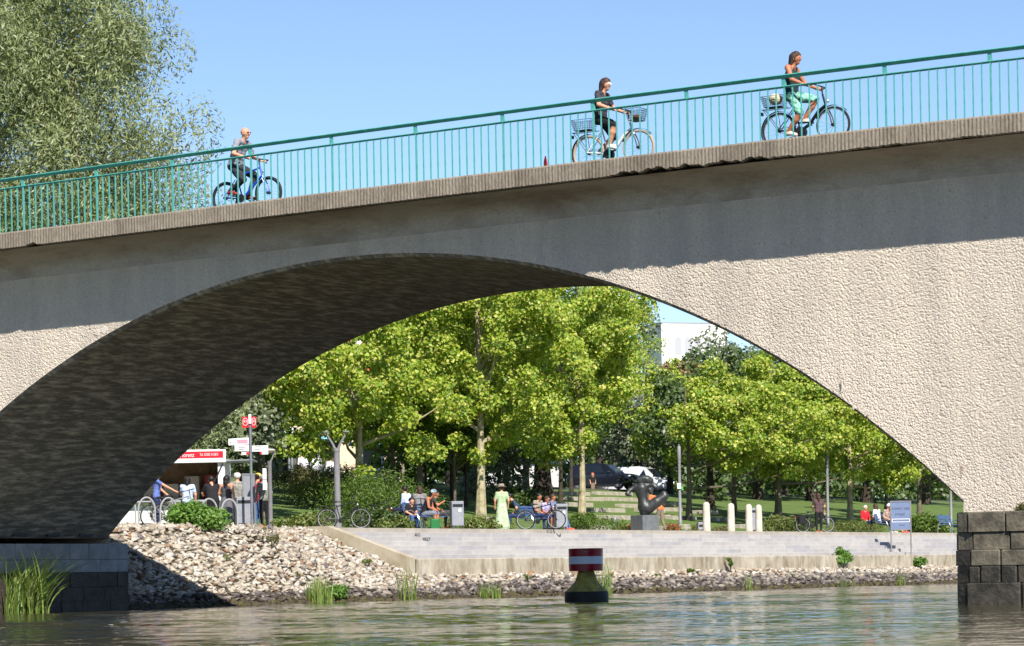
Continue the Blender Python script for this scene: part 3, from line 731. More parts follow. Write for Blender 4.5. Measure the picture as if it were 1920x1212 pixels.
tree('plane_tree', 'plane tree with low crown hanging over the notice lamp post', 'tree', 1290, -24, 7.2, (3.4,0.6,4.5,4.0,4.0,2.1), 48, 0.9, 18360, 0.162, M_plane, M_bark_mid, 0.15, 8, limbs=5)
tree('plane_tree', 'low-branched tree with deep green leaves over the bench group', 'tree', 845, -31, 6.6, (0.2,0.4,4.2,2.8,2.8,2.2), 34, 0.85, 6000, 0.24, M_planed, M_bark_dark, 0.11, 9)
tree('young_tree', 'thin dark-stemmed young tree right of the bench group', 'tree', 872, -30, 4.6, (0,0,3.4,1.3,1.3,1.3), 14, 0.6, 1600, 0.2, M_planed, M_bark_dark, 0.09, 10)
tree('young_tree', 'thin grey-stemmed young tree behind the litter bin', 'tree', 851, -27, 4.4, (0,0,3.6,1.2,1.2,1.1), 12, 0.6, 1400, 0.2, M_mid, M_bark_mid, 0.08, 11)
tree('plane_tree', 'plane tree with branches reaching over the route signpost', 'tree', 488, -22, 8.0, (0,0,5.35,4.4,4.2,2.1), 56, 0.95, 20655, 0.162, M_plane, M_bark_mid, 0.18, 12)
tree('old_tree', 'old tree with thick dark trunk in front of the white wall', 'tree', 1016, -38, 11, (0,0,7.2,5.4,5.4,4.2), 60, 1.2, 15300, 0.175, M_planed, M_bark_dark, 0.55, 13, trunk_to=0.6)
tree('plane_tree', 'plane tree filling the row between the forked lamp and the tall plane', 'tree', 785, -29, 10.4, (0,0,6.6,4.0,4.0,3.4), 52, 0.95, 18900, 0.162, M_plane, M_bark_mid, 0.16, 14)
tree('plane_tree', 'tall plane tree with high crown right of the thin pale trunk', 'tree', 1150, -57, 17, (0,0,11.2,3.2,3.2,5.6), 60, 1.3, 16200, 0.162, M_plane, M_bark_mid, 0.16, 15)
tree('young_plane', 'young plane with low deep green crown behind the tall plane trunk', 'tree', 935, -35, 6.6, (0,0,4.2,3.0,3.0,2.4), 40, 0.9, 9000, 0.17, M_planed, M_bark_dark, 0.13, 17)
tree('young_plane', 'young plane with low deep green crown beside the old dark trunk', 'tree', 1050, -34, 6.8, (0,0,4.9,2.6,2.6,1.8), 34, 0.9, 7000, 0.17, M_planed, M_bark_dark, 0.12, 18)
tree('young_plane', 'young plane with low crown above the large feathery shrub', 'tree', 735, -31, 6.2, (0,0,4.3,2.8,2.8,1.7), 34, 0.9, 7000, 0.17, M_planed, M_bark_mid, 0.12, 19)
tree('young_plane', 'young plane with low crown behind the bench beside the town board', 'tree', 1660, -30, 6.4, (0,0,4.2,3.4,3.4,1.9), 36, 0.9, 8000, 0.17, M_planed, M_bark_dark, 0.12, 20)
tree('plane_tree', 'low plane crown spreading between the bollards and the notice lamp post', 'tree', 1375, -28, 7.8, (0,0,5.2,3.6,3.6,2.4), 40, 0.95, 13500, 0.162, M_plane, M_bark_mid, 0.15, 16)
# greyer and darker trees further back
far_trees = [
 ('grey_willow', 'grey-green willow below the white tower block', 1368, -62, 15, (0,0,8.4,5.0,5.0,5.2), 80, 1.5, 11000, 0.30, M_grey, M_bark_mid, 0.35),
 ('grey_willow', 'grey willow filling the gap beside the creeper-covered tree', 1205, -52, 8.2, (0,0,4.4,2.6,2.6,3.0), 46, 1.1, 6500, 0.26, M_grey, M_bark_mid, 0.2),
 ('creeper_tree', 'narrow tree overgrown by dark and reddening creeper', 1274, -57, 11, (0,0,6.2,1.4,1.4,4.2), 34, 0.9, 4500, 0.26, M_red, M_bark_dark, 0.2),
 ('dark_conifer', 'dark evergreen tree showing between plane leaves near the arch crown', 850, -48, 15.5, (0,0,8.2,4.0,4.0,6.6), 60, 1.4, 7000, 0.3, M_dark, M_bark_dark, 0.4),
 ('tall_poplar', 'tall grey-green tree behind the two tallest plane trees', 1125, -72, 20.5, (0,0,11.2,4.2,4.2,8.4), 76, 1.4, 9000, 0.3, M_grey, M_bark_dark, 0.4),
 ('tall_poplar', 'tall dim tree rising behind the old dark-trunked tree', 985, -72, 21, (0,0,11.4,6.0,6.0,8.6), 76, 1.5, 9000, 0.3, M_grey, M_bark_dark, 0.4),
 ('wood_tree', 'dark woodland tree behind the first white bollard', 1330, -40, 9, (0,0,4.6,3.8,3.8,4.2), 50, 1.2, 6500, 0.28, M_dark, M_bark_dark, 0.3),
 ('wood_tree', 'dark woodland tree behind the last white bollard', 1420, -42, 10, (0,0,5.2,4.2,4.2,4.4), 54, 1.2, 6500, 0.28, M_dark, M_bark_dark, 0.3),
 ('wood_tree', 'dark woodland tree behind the person with the loaded bicycle', 1520, -42, 10, (0,0,5.2,4.4,4.4,4.6), 54, 1.2, 6500, 0.28, M_dark, M_bark_dark, 0.3),
 ('wood_tree', 'dark woodland tree behind the red-shirted person', 1625, -42, 10, (0,0,5.0,4.6,4.6,4.6), 54, 1.2, 6500, 0.28, M_dark, M_bark_dark, 0.3),
 ('wood_tree', 'dark woodland tree behind the empty blue bench', 1735, -42, 11, (0,0,5.2,5.0,5.0,4.8), 54, 1.3, 6500, 0.28, M_dark, M_bark_dark, 0.3),
 ('wood_tree', 'mid-green woodland tree beyond the plane with mottled trunk', 1470, -56, 14, (0,0,8,6,6,5.6), 60, 1.5, 6500, 0.32, M_mid, M_bark_dark, 0.3),
 ('wood_tree', 'mid-green woodland tree beyond the plane with cream trunk', 1620, -56, 13, (0,0,7.5,6,6,5.4), 60, 1.5, 6500, 0.32, M_mid, M_bark_dark, 0.3),
 ('leafy_tree', 'yellow-green tree right of the parked cars', 1256, -45, 8.8, (0,0,5.2,2.7,2.7,3.6), 40, 0.9, 9000, 0.19, M_plane, M_bark_dark, 0.2),
 ('silver_tree', 'silvery shrubby tree behind the woman in the green dress', 948, -33, 5.2, (0,0,2.8,2.5,2.5,2.4), 36, 0.8, 5000, 0.2, M_grey, M_bark_dark, 0.15),
 ('silver_tree', 'silvery shrubby tree right of the old dark trunk', 1070, -44, 6.2, (0,0,4.0,1.0,1.0,1.6), 16, 0.6, 2200, 0.2, M_grey, M_bark_dark, 0.12),
 ('silver_tree', 'silvery tree behind the white bollards', 1330, -33, 6.0, (0,0,4.0,2.1,2.1,2.0), 30, 0.7, 4000, 0.2, M_grey, M_bark_dark, 0.25),
 ('silver_tree', 'silvery tree over the cafe trailer roof', 448, -21, 4.6, (0,0,3.3,1.5,1.5,1.0), 26, 0.7, 3600, 0.18, M_grey, M_bark_dark, 0.14),
 ('wood_tree', 'dark tree behind the cafe trailer', 380, -31, 10, (0,0,5.4,4.8,4.8,4.4), 60, 1.2, 7000, 0.28, M_dark, M_bark_dark, 0.3),
 ('wood_tree', 'mid-green tree between the cafe trailer and the restaurant terrace', 478, -36, 8.5, (0,0,4.6,3.2,3.2,4.0), 44, 1.1, 5500, 0.26, M_mid, M_bark_dark, 0.25),
 ('wood_tree', 'mid-green tree behind the bench group', 885, -40, 8.4, (0,0,4.2,3.4,3.4,3.8), 52, 1.1, 6500, 0.26, M_mid, M_bark_dark, 0.25),
 ('wood_tree', 'mid-green tree right of the restaurant wall', 790, -42, 7.8, (0,0,3.8,3.0,3.0,3.6), 44, 1.0, 5500, 0.26, M_mid, M_bark_dark, 0.25),
]
for i, (nm, lb, px, x, H, cr, k, br, nl, ls, lm, bk, r0) in enumerate(far_trees):
    tree(nm, lb, 'tree', px, x, H, cr, k, br, nl, ls, lm, bk, r0, 40+i, limbs=6)
# the great willow left of the bridge
def willow(px, x, seed, label, H, R_, nl, k):
    r = np.random.default_rng(seed); y = yat(px, x, 300); root = empty('willow_tree', (x, y, lawn_z(x)-0.05), 0, label, 'tree')
    mb, pts = trunk_mb(H*0.82, 0.42, 0.06, r, 0.4, 10)
    B = []
    for _ in range(k):
        z = H*r.uniform(0.25, 0.98); q = math.sqrt(max(0.03, 1-((z/H-0.42)/0.58)**2))*R_*(0.85+0.3*r.uniform())
        a = r.uniform(0, 6.28); d = q*r.uniform(0.25, 1.0)**0.6
        b = r.uniform(0.75, 1.45); B.append([d*math.cos(a), d*math.sin(a), z, b, b, b*r.uniform(1.0,1.6)])
    B = np.array(B)
    for i in range(0, k, 9):
        c = B[i]; zb = c[2]*0.72; t = min(0.99, zb/(H*0.82)); p = Vector(pts[int(t*8)]); p.z = zb; e = Vector(c[:3])
        rr = 0.16*(1-t)+0.025; mb.tube([p, (p+e)/2+Vector((0,0,0.25)), e], [rr, rr*0.6, 0.02], 5)
    mb.build('trunk', M_bark_mid, root, True)
    P, N = blob_points(B, nl, r, 0.1, 0.55)
    V, F = leaves(P, N*0.7+np.array([0.15,-0.25,0.2]), 0.19, 0.26, 0.05, 1.0, r)
    link('crown', npmesh('crown', V, F, M_willow), root)
willow(128, -23, 71, 'huge grey-green willow rising beyond the left end of the bridge', 20.5, 4.9, 150000, 210)
willow(-70, -27, 72, 'second tall willow crowding the first beyond the railing', 25, 6.0, 100000, 210)
willow(322, -19, 73, 'smaller willow with drooping twigs just beyond the railing', 11.4, 2.2, 24000, 60)

def shrub(name, label, px, x, rad, h, n, ls, lm, seed, py=980, z=None, k=14, group=None, aspect=0.5, y=None, cat='shrub', twig=True):
    r = np.random.default_rng(seed); y = yat(px, x, py) if y is None else y
    z = lawn_z(x) if z is None else z
    root = empty(name, (x, y, z-0.03), 0, label, cat, group)
    B = []
    for _ in range(k):
        a = r.uniform(0, 6.28); d = rad*r.uniform(0, 0.8)**0.7; b = r.uniform(0.22, 0.42)*min(rad, h*1.2)
        zz = max(b*0.5, (h-b)*math.sqrt(max(0.05, 1-(d/rad)**2))*r.uniform(0.45, 1.0)); B.append([d*math.cos(a), d*math.sin(a), zz, b*1.15, b*1.15, b])
    B = np.array(B)
    if twig:
        mb = MB()
        for c in B[::2]: mb.tube([(c[0]*0.15, c[1]*0.15, 0), (c[0]*0.6, c[1]*0.6, c[2]*0.6), tuple(c[:3])], [0.02, 0.014, 0.006], 4)
        mb.build('stem', M_bark_mid, root)
    P, N = blob_points(B, n, r, 0.35, 0.3); P[:, 2] = np.maximum(P[:, 2], 0.03)
    V, F = leaves(P, N*0.7+np.array([0,0,0.35]), ls, aspect, 0.12, 0, r)
    link('foliage', npmesh('foliage', V, F, lm), root)
    return root
G1 = 'low shrubs along the promenade'
shrub('low_shrub', 'low spreading shrub right of the small round lamp', 562, -14.5, 1.4, 0.75, 2600, 0.13, M_bush, 101, group=G1, k=22)
shrub('big_shrub', 'large feathery green shrub behind the bench group', 705, -19, 2.6, 2.4, 9000, 0.17, M_mid, 102, k=60, aspect=0.22)
shrub('dry_shrub', 'brownish dry shrub on the slope below the restaurant terrace', 560, -36, 2.6, 1.6, 5000, 0.15, M_heath, 103, k=34, aspect=0.3)
shrub('dry_shrub', 'brownish shrub mass left of the large feathery shrub', 640, -34, 2.2, 1.8, 4200, 0.15, M_heath, 104, k=30, aspect=0.3)
shrub('green_shrub', 'green shrub covering the slope above the parked black bicycle', 612, -28, 2.2, 1.4, 4200, 0.14, M_bush, 105, k=30, aspect=0.3)
shrub('low_shrub', 'dark low shrub beside the leaning bicycle', 708, -13.6, 1.2, 0.9, 2600, 0.13, M_dark, 106, group=G1, k=20)
shrub('low_shrub', 'low shrub left of the bench group', 748, -12.6, 0.9, 0.6, 1800, 0.12, M_bush, 107, group=G1, k=16)
shrub('low_shrub', 'low green shrub between the litter bin and the woman in green', 893, -13.6, 1.5, 0.7, 3000, 0.13, M_bush, 108, group=G1, k=24)
shrub('low_shrub', 'bushy low shrub left of the statue plinth', 1098, -13.6, 1.5, 0.85, 3400, 0.14, M_mid, 109, group=G1, k=24, aspect=0.25)
shrub('flowering_shrub', 'patch of red flowers left of the statue plinth', 1172, -14, 0.55, 0.55, 900, 0.1, M_flower, 110, k=10)
shrub('flowering_shrub', 'patch of red flowers right of the orange-shirted person', 1257, -14, 0.6, 0.5, 900, 0.1, M_flower, 111, k=10)
shrub('clipped_shrub', 'small reddish round shrub between two white bollards', 1350, -15, 0.55, 0.5, 1000, 0.1, M_heath, 112, k=12)
shrub('clipped_shrub', 'small round shrub left of the first white bollard', 1303, -15, 0.4, 0.5, 700, 0.1, M_bush, 113, k=10)
shrub('low_shrub', 'feathery low shrub right of the last bollard', 1468, -14, 1.4, 1.0, 3400, 0.16, M_bush, 114, group=G1, k=24, aspect=0.25)
shrub('low_shrub', 'rounded low shrub left of the occupied blue bench', 1600, -13.6, 1.45, 0.85, 3400, 0.14, M_bush, 115, group=G1, k=26, aspect=0.25)
shrub('low_shrub', 'dark leafy shrub right of the town name board', 1735, -14.5, 1.3, 1.3, 3200, 0.17, M_mid, 116, group=G1, k=24)
shrub('low_shrub', 'dark leafy shrub behind the statue lawn', 968, -30, 1.6, 1.1, 2800, 0.17, M_dark, 117, k=24)
shrub('rubble_bush', 'bright green bush growing at the top of the rubble bank', 365, -10.2, 0.95, 0.95, 3000, 0.13, M_fresh, 118, py=960, z=2.2, k=22, aspect=0.6)
shrub('rubble_weed', 'tall thin weed on the rubble bank', 508, -8.7, 0.3, 1.0, 420, 0.09, M_heath, 119, py=1050, z=1.5, k=9, aspect=0.3)
shrub('kerb_sapling', 'leafy sapling in front of the steps', 1578, -8.1, 0.62, 0.95, 1300, 0.15, M_fresh, 120, py=1050, z=0.75, k=14, aspect=0.45)
shrub('kerb_weed', 'low round weed below the town name board', 1725, -7.8, 0.42, 0.45, 700, 0.13, M_fresh, 121, py=1060, z=0.8, k=9, aspect=0.5)
shrub('kerb_weed', 'small upright weed against the kerb', 1369, -7.75, 0.16, 0.62, 330, 0.1, M_mid, 122, py=1050, z=0.75, k=7, aspect=0.4)
shrub('kerb_weed', 'tiny weed at the foot of the kerb', 1292, -7.7, 0.22, 0.16, 160, 0.1, M_mid, 123, py=1068, z=0.72, k=5)
shrub('water_plant', 'low leafy plant beside the reeds under the rubble bank', 632, -6.25, 0.55, 0.5, 800, 0.16, M_fresh, 124, py=1100, z=0.1, k=10, aspect=0.3)
for i, (px, x, z, py, h_, lb) in enumerate(((420,-8.2,1.2,1060,0.35,'small grey-green weed in the middle of the rubble bank'),(560,-7.4,0.7,1085,0.3,'small weed above the dense reeds on the rubble'),(690,-8.4,1.1,1050,0.28,'tiny weed beside the cheek wall'),(985,-7.6,0.55,1085,0.22,'tiny weed among the stones left of the buoy'),(1230,-7.5,0.5,1085,0.2,'tiny weed among the stones right of the buoy'),(1480,-7.4,0.45,1080,0.2,'tiny weed among the stones near the sapling'))):
    shrub('rubble_weed', lb, px, x, 0.2, h_, 160, 0.09, M_bush, 150+i, py=py, z=z, k=6, aspect=0.3)
def reeds(label, px, x, n, h, spread, seed, py=1110, y=None, z=0.0, wd=0.02, bend=0.35):
    r = np.random.default_rng(seed); y = yat(px, x, py) if y is None else y
    V = []; F = []
    for _ in range(n):
        a = r.uniform(0, 6.28); d = spread*math.sqrt(r.uniform()); b = np.array([d*math.cos(a), d*math.sin(a), -0.1])
        L = h*r.uniform(0.5, 1.1); la = r.uniform(0, 6.28) if bend < 0.9 else YAW + r.normal(-0.2, 0.9); ln = bend*r.uniform(0.1, 1)*L; dv = np.array([math.cos(la), math.sin(la), 0]); sd_ = np.array([-math.sin(la+0.6), math.cos(la+0.6), 0])
        k = len(V); m = 5
        for i in range(m+1):
            t = i/m; p = b + np.array([0,0,(L+0.1)*(t - 0.18*bend*t**3)]) + dv*ln*t*t; ww = wd*(1-t**2.2)*0.5+0.0015
            V += [p - sd_*ww, p + sd_*ww]
        F += [(k+2*i, k+2*i+1, k+2*i+3, k+2*i+2) for i in range(m)]
    root = tag(link('reed_clump', npmesh('reed_clump', V, np.array(F), M_reed), None, (x, y, z)), label, 'reeds', 'reed clumps at the water edge')
reeds('dense upright clump of green reeds below the rubble bank', 597, -5.9, 120, 0.85, 0.38, 131, 1118, wd=0.025)
reeds('tall sparse leaning reeds where the kerb begins', 765, -5.85, 42, 1.2, 0.28, 132, 1120, wd=0.025)
reeds('low green reed tuft left of the buoy', 920, -6.0, 110, 0.55, 0.40, 133, 1112, wd=0.022)
reeds('tall thin reeds just behind the striped buoy', 1133, -6.0, 46, 1.25, 0.35, 134, 1105, wd=0.025)
reeds('sparse reeds below the small upright kerb weed', 1408, -6.1, 24, 0.7, 0.25, 135, 1092, wd=0.022)
reeds('thin reeds below the town name board', 1690, -6.1, 30, 0.7, 0.2, 136, 1085, wd=0.022)
reeds('faint short reed tuft below the leafy sapling', 1580, -6.1, 40, 0.45, 0.5, 137, 1092, wd=0.018)
reeds('long arching sedge blades in front of the left pier', 12, -3.5, 230, 1.75, 0.5, 138, 1140, y=4.0, wd=0.035, bend=1.0)
shrub('dry_grass', 'dry yellow grass tuft on the ledge of the right pier', 1905, 22.6, 0.5, 0.25, 700, 0.16, M_heath, 140, z=1.6, k=10, aspect=0.06, y=0.3)

# ---------------------------------------------------------------- object materials
M_steel = mat('brushed_steel', srgb(190,190,192), 0.3, None, metal=0.45, spec=0.6)
M_galv = mat('galvanised_steel', srgb(150,152,156), 0.45, srgb(128,130,136), 8, metal=0.6)
M_lampgrey = mat('lamp_grey', srgb(128,126,128), 0.45, srgb(112,110,112), 6)
M_white = mat('white_enamel', srgb(226,226,222), 0.4, srgb(210,210,206), 4)
M_redp = mat('red_enamel', srgb(196,28,44), 0.4)
M_black = mat('black_plastic', (0.014,0.014,0.016), 0.45)
M_rub = mat('tyre_rubber', (0.018,0.018,0.02), 0.8)
M_bluep = mat('blue_bench_paint', srgb(60,86,130), 0.45, srgb(76,102,146), 6)
M_glass = mat('dark_glass', (0.012,0.016,0.02), 0.06, spec=0.6)
M_greyp = mat('grey_panel', srgb(140,142,148), 0.5, srgb(126,128,134), 5)
M_concw = mat('white_concrete', srgb(206,198,182), 0.85, srgb(180,170,152), 3, 0.004, 30)
M_terr = mat('terrace_stone', srgb(176,168,152), 0.9, srgb(142,134,118), 2.5, 0.006, 20)
M_plinth = mat('plinth_granite', srgb(104,106,108), 0.6, srgb(88,90,92), 5, 0.003, 30)
M_bronze = mat('dark_bronze', srgb(66,68,66), 0.45, srgb(44,46,46), 5, 0.006, 14, metal=0.35, spec=0.5)
M_chrome = mat('chrome', srgb(210,210,212), 0.15, None, metal=1)
M_skin = mat('skin', srgb(206,152,122), 0.6, srgb(190,132,104), 12)
M_skint = mat('tanned_skin', srgb(178,118,86), 0.6, srgb(160,100,72), 12)
M_hairb = mat('brown_hair', srgb(74,50,36), 0.6, srgb(46,32,24), 30, stretch=(1,1,0.2))
M_haird = mat('dark_hair', srgb(28,22,20), 0.5)
M_hairg = mat('grey_hair', srgb(196,192,186), 0.7)
M_hairbl = mat('blond_hair', srgb(196,160,96), 0.6)
def paint(name, c, rough=0.4): return mat(name, srgb(*c), rough)
def ppm(px, x): return FPX/dep(px, x)

# ---------------------------------------------------------------- town board, signposts, lamps
y = yat(1693, -8.65, 1040)
board = empty('town_name_board', (-8.72, y, 1.24), YAW+R(6), 'blue-grey town name board on two grey posts at the foot of the steps', 'sign')
mb = MB(); mb.box(-0.46,-0.41,-0.03,0.03,0,2.36); mb.build('post', M_lampgrey, board)
mb = MB(); mb.box(0.41,0.46,-0.03,0.03,0,2.36); mb.build('post', M_lampgrey, board)
pan = (lambda m: (m.box(-0.41,0.41,-0.012,0.012,1.14,2.32), m)[1])(MB()).build('panel', mat('board_blue', srgb(106,120,150), 0.5, srgb(98,112,142), 5), board)
mb = MB(); mb.box(-0.46,0.46,-0.034,0.034,2.32,2.365); mb.build('top_bar', M_lampgrey, board)
mb = MB(); mb.box(-0.41,0.41,-0.032,0.032,1.10,1.14); mb.build('bottom_bar', M_lampgrey, board)
mtx = mat('board_text', srgb(62,66,86), 0.6)
front_text('lettering', 'SCHWEDT / ODER', 0.135, mtx, pan, (0, -0.016, 2.02), 0).scale = (0.68, 1, 1)
front_text('lettering', 'STADT', 0.14, mtx, pan, (0.02, -0.016, 1.77), 0).scale = (0.75, 1, 1)
mb = MB(); mb.tube([(-0.24,-0.015,1.70),(-0.25,-0.015,1.78),(-0.21,-0.015,1.83),(-0.17,-0.015,1.79),(-0.2,-0.015,1.74)], 0.008, 5); mb.build('emblem', mtx, pan)
mb = MB()
for a,b2,c,d in ((-0.39,0.39,1.565,1.59),(-0.39,0.39,1.445,1.47),(-0.39,-0.365,1.47,1.565),(0.365,0.39,1.47,1.565)): mb.box(a,b2,-0.018,-0.012,c,d)
mb.build('white_border', M_white, pan)
mb = MB(); mb.box(-0.345,0.345,-0.0165,-0.012,1.485,1.55); mb.build('dark_strip', mat('board_strip', srgb(76,88,124), 0.6), pan)
mb = MB()
for i, wd in enumerate((0.035,0.05,0.04,0.05,0.045,0.03,0.05,0.04,0.05,0.04)): mb.box(-0.30+i*0.062, -0.30+i*0.062+wd*0.7, -0.0195, -0.0167, 1.50, 1.535)
tag(mb.build('illegible_line', mat('strip_text', srgb(132,146,182), 0.6), pan), kind='stuff')
mb = MB(); mb.box(-0.08,0.16,-0.016,-0.012,1.30,1.33); mb.build('faded_line', mtx, pan)

y = yat(472, -10.5)
sp = empty('route_signpost', (-10.5, y, 2.27), YAW, 'tall steel route signpost with red number plates and white direction arms', 'signpost')
mb = MB(); mb.tube([(0,0,0),(0,0,3.42)], 0.042, 10); mb.build('pole', M_galv, sp, True)
def plate(parent, name, x0, x1, z0, z1, yy, m, rot=0, sk=0.0):
    mb = MB(); mb.add([(x0,-0.008,z0),(x1,-0.008,z0+sk),(x1,-0.008,z1+sk),(x0,-0.008,z1),(x0,0.008,z0),(x1,0.008,z0+sk),(x1,0.008,z1+sk),(x0,0.008,z1)], [(0,1,2,3),(7,6,5,4),(0,4,5,1),(1,5,6,2),(2,6,7,3),(3,7,4,0)])
    return mb.build(name, m, parent, loc=(0, yy, 0), rz=rot)
k1 = plate(sp, 'route_plate', -0.235,-0.045,3.0,3.33,-0.05,M_redp)
k2 = plate(sp, 'route_plate', 0.045,0.19,3.0,3.33,-0.05,M_redp)
for k_, cx in ((k1,-0.14),(k2,0.117)):
    mb = MB(); mb.tube([(cx+0.072*math.cos(t)*(1 if cx<0 else 0.75), -0.012, 3.18+0.11*math.sin(t)) for t in np.linspace(0,6.283,18)[:-1]], 0.009, 4, closed=True); mb.build('ring', M_white, k_)
    front_text('lettering', '43', 0.11, M_white, k_, (cx, -0.012, 3.19), 0).scale = (0.9 if cx < 0 else 0.6, 1, 1)
mb = MB(); mb.box(-0.04,0.04,-0.075,-0.055,3.12,3.4); mb.build('pole_sticker', M_white, sp)
a1 = plate(sp, 'direction_arm', -0.66,-0.05,2.48,2.68,-0.02,M_white,0,0.03)
mb = MB(); mb.box(-0.40,-0.08,-0.012,-0.008,2.53,2.65); mb.build('coloured_panel', paint('pink_print', (214,140,158)), a1)
a2 = plate(sp, 'direction_arm', -0.475,-0.045,2.30,2.49,-0.05,M_white)
a3 = plate(sp, 'direction_arm', 0.045,0.53,2.28,2.46,-0.05,M_white)
mg = mat('sign_print', srgb(110,116,122), 0.6)
for a_, x0, tx in ((a2,-0.36,('< ——','< ——')),(a3,0.12,('——  >','——  >'))):
    for j, zz in enumerate((2.42,2.35)):
        mb = MB(); mb.box(x0, x0+0.2-0.04*j, -0.012, -0.0085, zz-0.012, zz+0.012); mb.build('print_line', mg, a_)
    mb = MB(); e = -0.43 if a_ is a2 else 0.48; s_ = 1 if a_ is a2 else -1
    mb.prism([(e,2.39),(e+0.03*s_,2.42),(e+0.03*s_,2.36)], 'y', -0.012, -0.0085); mb.build('arrow', mg, a_)
mb = MB(); e = -0.62; mb.prism([(e,2.56),(e+0.05,2.60),(e+0.05,2.52)], 'y', -0.012, -0.0085); mb.build('arrow', mg, a1)
for x0, x1, xr in ((-0.27,-0.05,(-0.13,-0.05)),(0.28,0.53,(0.28,0.34))):
    p_ = plate(sp, 'number_plate', x0, x1, 2.19, 2.275, -0.05, M_white)
    mb = MB(); mb.box(xr[0], xr[1], -0.0125, -0.0085, 2.195, 2.27); mb.build('red_field', M_redp, p_)

def round_lamp(px, x, label, h):
    root = empty('disc_lamp', (x, yat(px, x), 2.27), YAW, label, 'lamp')
    mb = MB(); mb.lathe([(0.09,0),(0.09,0.05),(0.068,0.06),(0.062,h-0.4),(0.07,h-0.38),(0.07,h-0.32)], 12); mb.build('pole', M_lampgrey, root, True)
    mb = MB(); mb.tube([(0.03,0,h-0.34),(0.10,0,h-0.2),(0.155,0,h+0.02)], [0.03,0.022,0.015], 8); mb.build('arm', M_lampgrey, root, True)
    mb = MB(); mb.lathe([(0.05,h-0.07),(0.18,h-0.06),(0.265,h-0.005),(0.27,h+0.02),(0.22,h+0.045),(0.02,h+0.06)], 24, (-0.08,0,0)); o = mb.build('lamp_head', mat('lamp_bowl', srgb(206,200,184), 0.4), root, True)
round_lamp(507, -10.6, 'short grey lamp post with a disc-shaped head beside the signpost', 2.35)
root = empty('notice_plate', (-10.62, yat(501, -10.6), 2.27), YAW, 'tall white notice panel fixed on the disc lamp post', 'sign')
mb = MB(); mb.bbox(-0.10,0.02,-0.09,-0.06,1.15,1.80,0.01); mb.build('panel', M_white, root)
mb = MB(); mb.box(-0.11,0.03,-0.094,-0.055,1.455,1.475); mb.build('strap', M_lampgrey, root)

def fork_lamp(px, x, label, h, split=True, extras=None, r=0.11):
    root = empty('lamp_post', (x, yat(px, x), 2.27 if x > -16 else lawn_z(x)), YAW, label, 'lamp post')
    mb = MB(); mb.lathe([(r*1.2,0),(r*1.2,0.3),(r,0.32),(r*0.9,h),(r*1.05,h),(r*1.05,h+0.12)], 14); mb.build('pole', M_lampgrey, root, True)
    if split:
        for s_ in (-1, 1):
            mb = MB(); mb.tube([(0.04*s_,0,h+0.05),(0.12*s_,0,h+0.25),(0.34*s_,0,h+0.62)], [0.05,0.04,0.03], 8); mb.build('arm', M_lampgrey, root, True)
            mb = MB(); mb.lathe([(0.04,0),(0.12,0.03),(0.12,0.05),(0.03,0.08)], 16, (0.34*s_,0,h+0.62)); mb.build('lamp_head', M_lampgrey, root, True)
    else:
        mb = MB(); mb.lathe([(r*1.0,h+0.12),(r*1.15,h+0.2),(r*1.15,h+0.75),(r*0.6,h+0.8)], 14); mb.build('lamp_head', M_lampgrey, root, True)
    return root
fork_lamp(633, -14.2, 'thick grey lamp post with forked arms behind the parked black bicycle', 2.7, True)
lp = fork_lamp(1275, -20.5, 'slim grey lamp post carrying a white notice beside the bollards', 2.9, False, r=0.075)
mb = MB(); mb.bbox(-0.12,0.06,-0.13,-0.10,1.72,1.98,0.01); q = mb.build('notice', M_white, lp)
mb = MB(); mb.box(-0.05,-0.01,-0.135,-0.13,1.8,1.86); mb.build('print_mark', mg, q)
mb = MB(); mb.bbox(0.07,0.15,-0.12,-0.08,1.66,1.82,0.01); mb.build('green_box', paint('green_tag', (80,170,72)), lp)
fork_lamp(1552, -20.5, 'slim grey lamp post behind the person with the loaded bicycle', 2.9, False, r=0.075)
fork_lamp(1783, -20.5, 'slim grey lamp post behind the empty blue bench', 2.9, False, r=0.08)

# ---------------------------------------------------------------- cafe trailer and things around it
xk = -17.5; yk = yat(316, xk, 930)
kio = empty('cafe_trailer', (xk, yk, 2.28), YAW, 'white cafe sales trailer with red fascia and open serving hatch', 'trailer')
Wk, Dk, Hk = 1.85, 1.1, 2.36
mb = MB(); mb.box(-Wk,Wk,Dk*2-0.04,Dk*2,0.35,Hk); mb.build('back_wall', mat('trailer_inside', srgb(150,120,92), 0.7, srgb(120,92,70), 3), kio)
for s_ in (-1,1):
    mb = MB(); mb.bbox(*(sorted((s_*Wk, s_*(Wk-0.22)))), 0, 0.06, 0.35, Hk, 0.01); mb.build('front_pillar', M_white, kio)
    mb = MB(); mb.box(*(sorted((s_*Wk, s_*(Wk-0.05)))), 0.06, Dk*2, 0.35, Hk); mb.build('side_wall', M_white, kio)
mb = MB(); mb.bbox(-Wk+0.22,Wk-0.22,-0.02,0.06,0.35,1.02,0.01); mb.build('front_apron', M_white, kio)
mb = MB(); mb.bbox(-Wk+0.1,Wk-0.1,-0.28,0.3,1.02,1.07,0.01); mb.build('counter', M_steel, kio)
mb = MB(); mb.box(-Wk,Wk,0,Dk*2,0.28,0.35); mb.build('chassis', M_black, kio)
mb = MB(); mb.bbox(-Wk-0.03,Wk+0.03,-0.03,Dk*2+0.03,Hk,Hk+0.06,0.02); mb.build('roof', M_white, kio)
fas = (lambda m: (m.bbox(-Wk-0.06,Wk+0.06,-0.14,-0.02,Hk-0.06,Hk+0.36,0.01), m)[1])(MB()).build('fascia', M_white, kio)
mb = MB(); mb.box(-Wk-0.02,Wk-0.02,-0.146,-0.14,Hk+0.08,Hk+0.30); mb.build('red_panel', M_redp, fas)
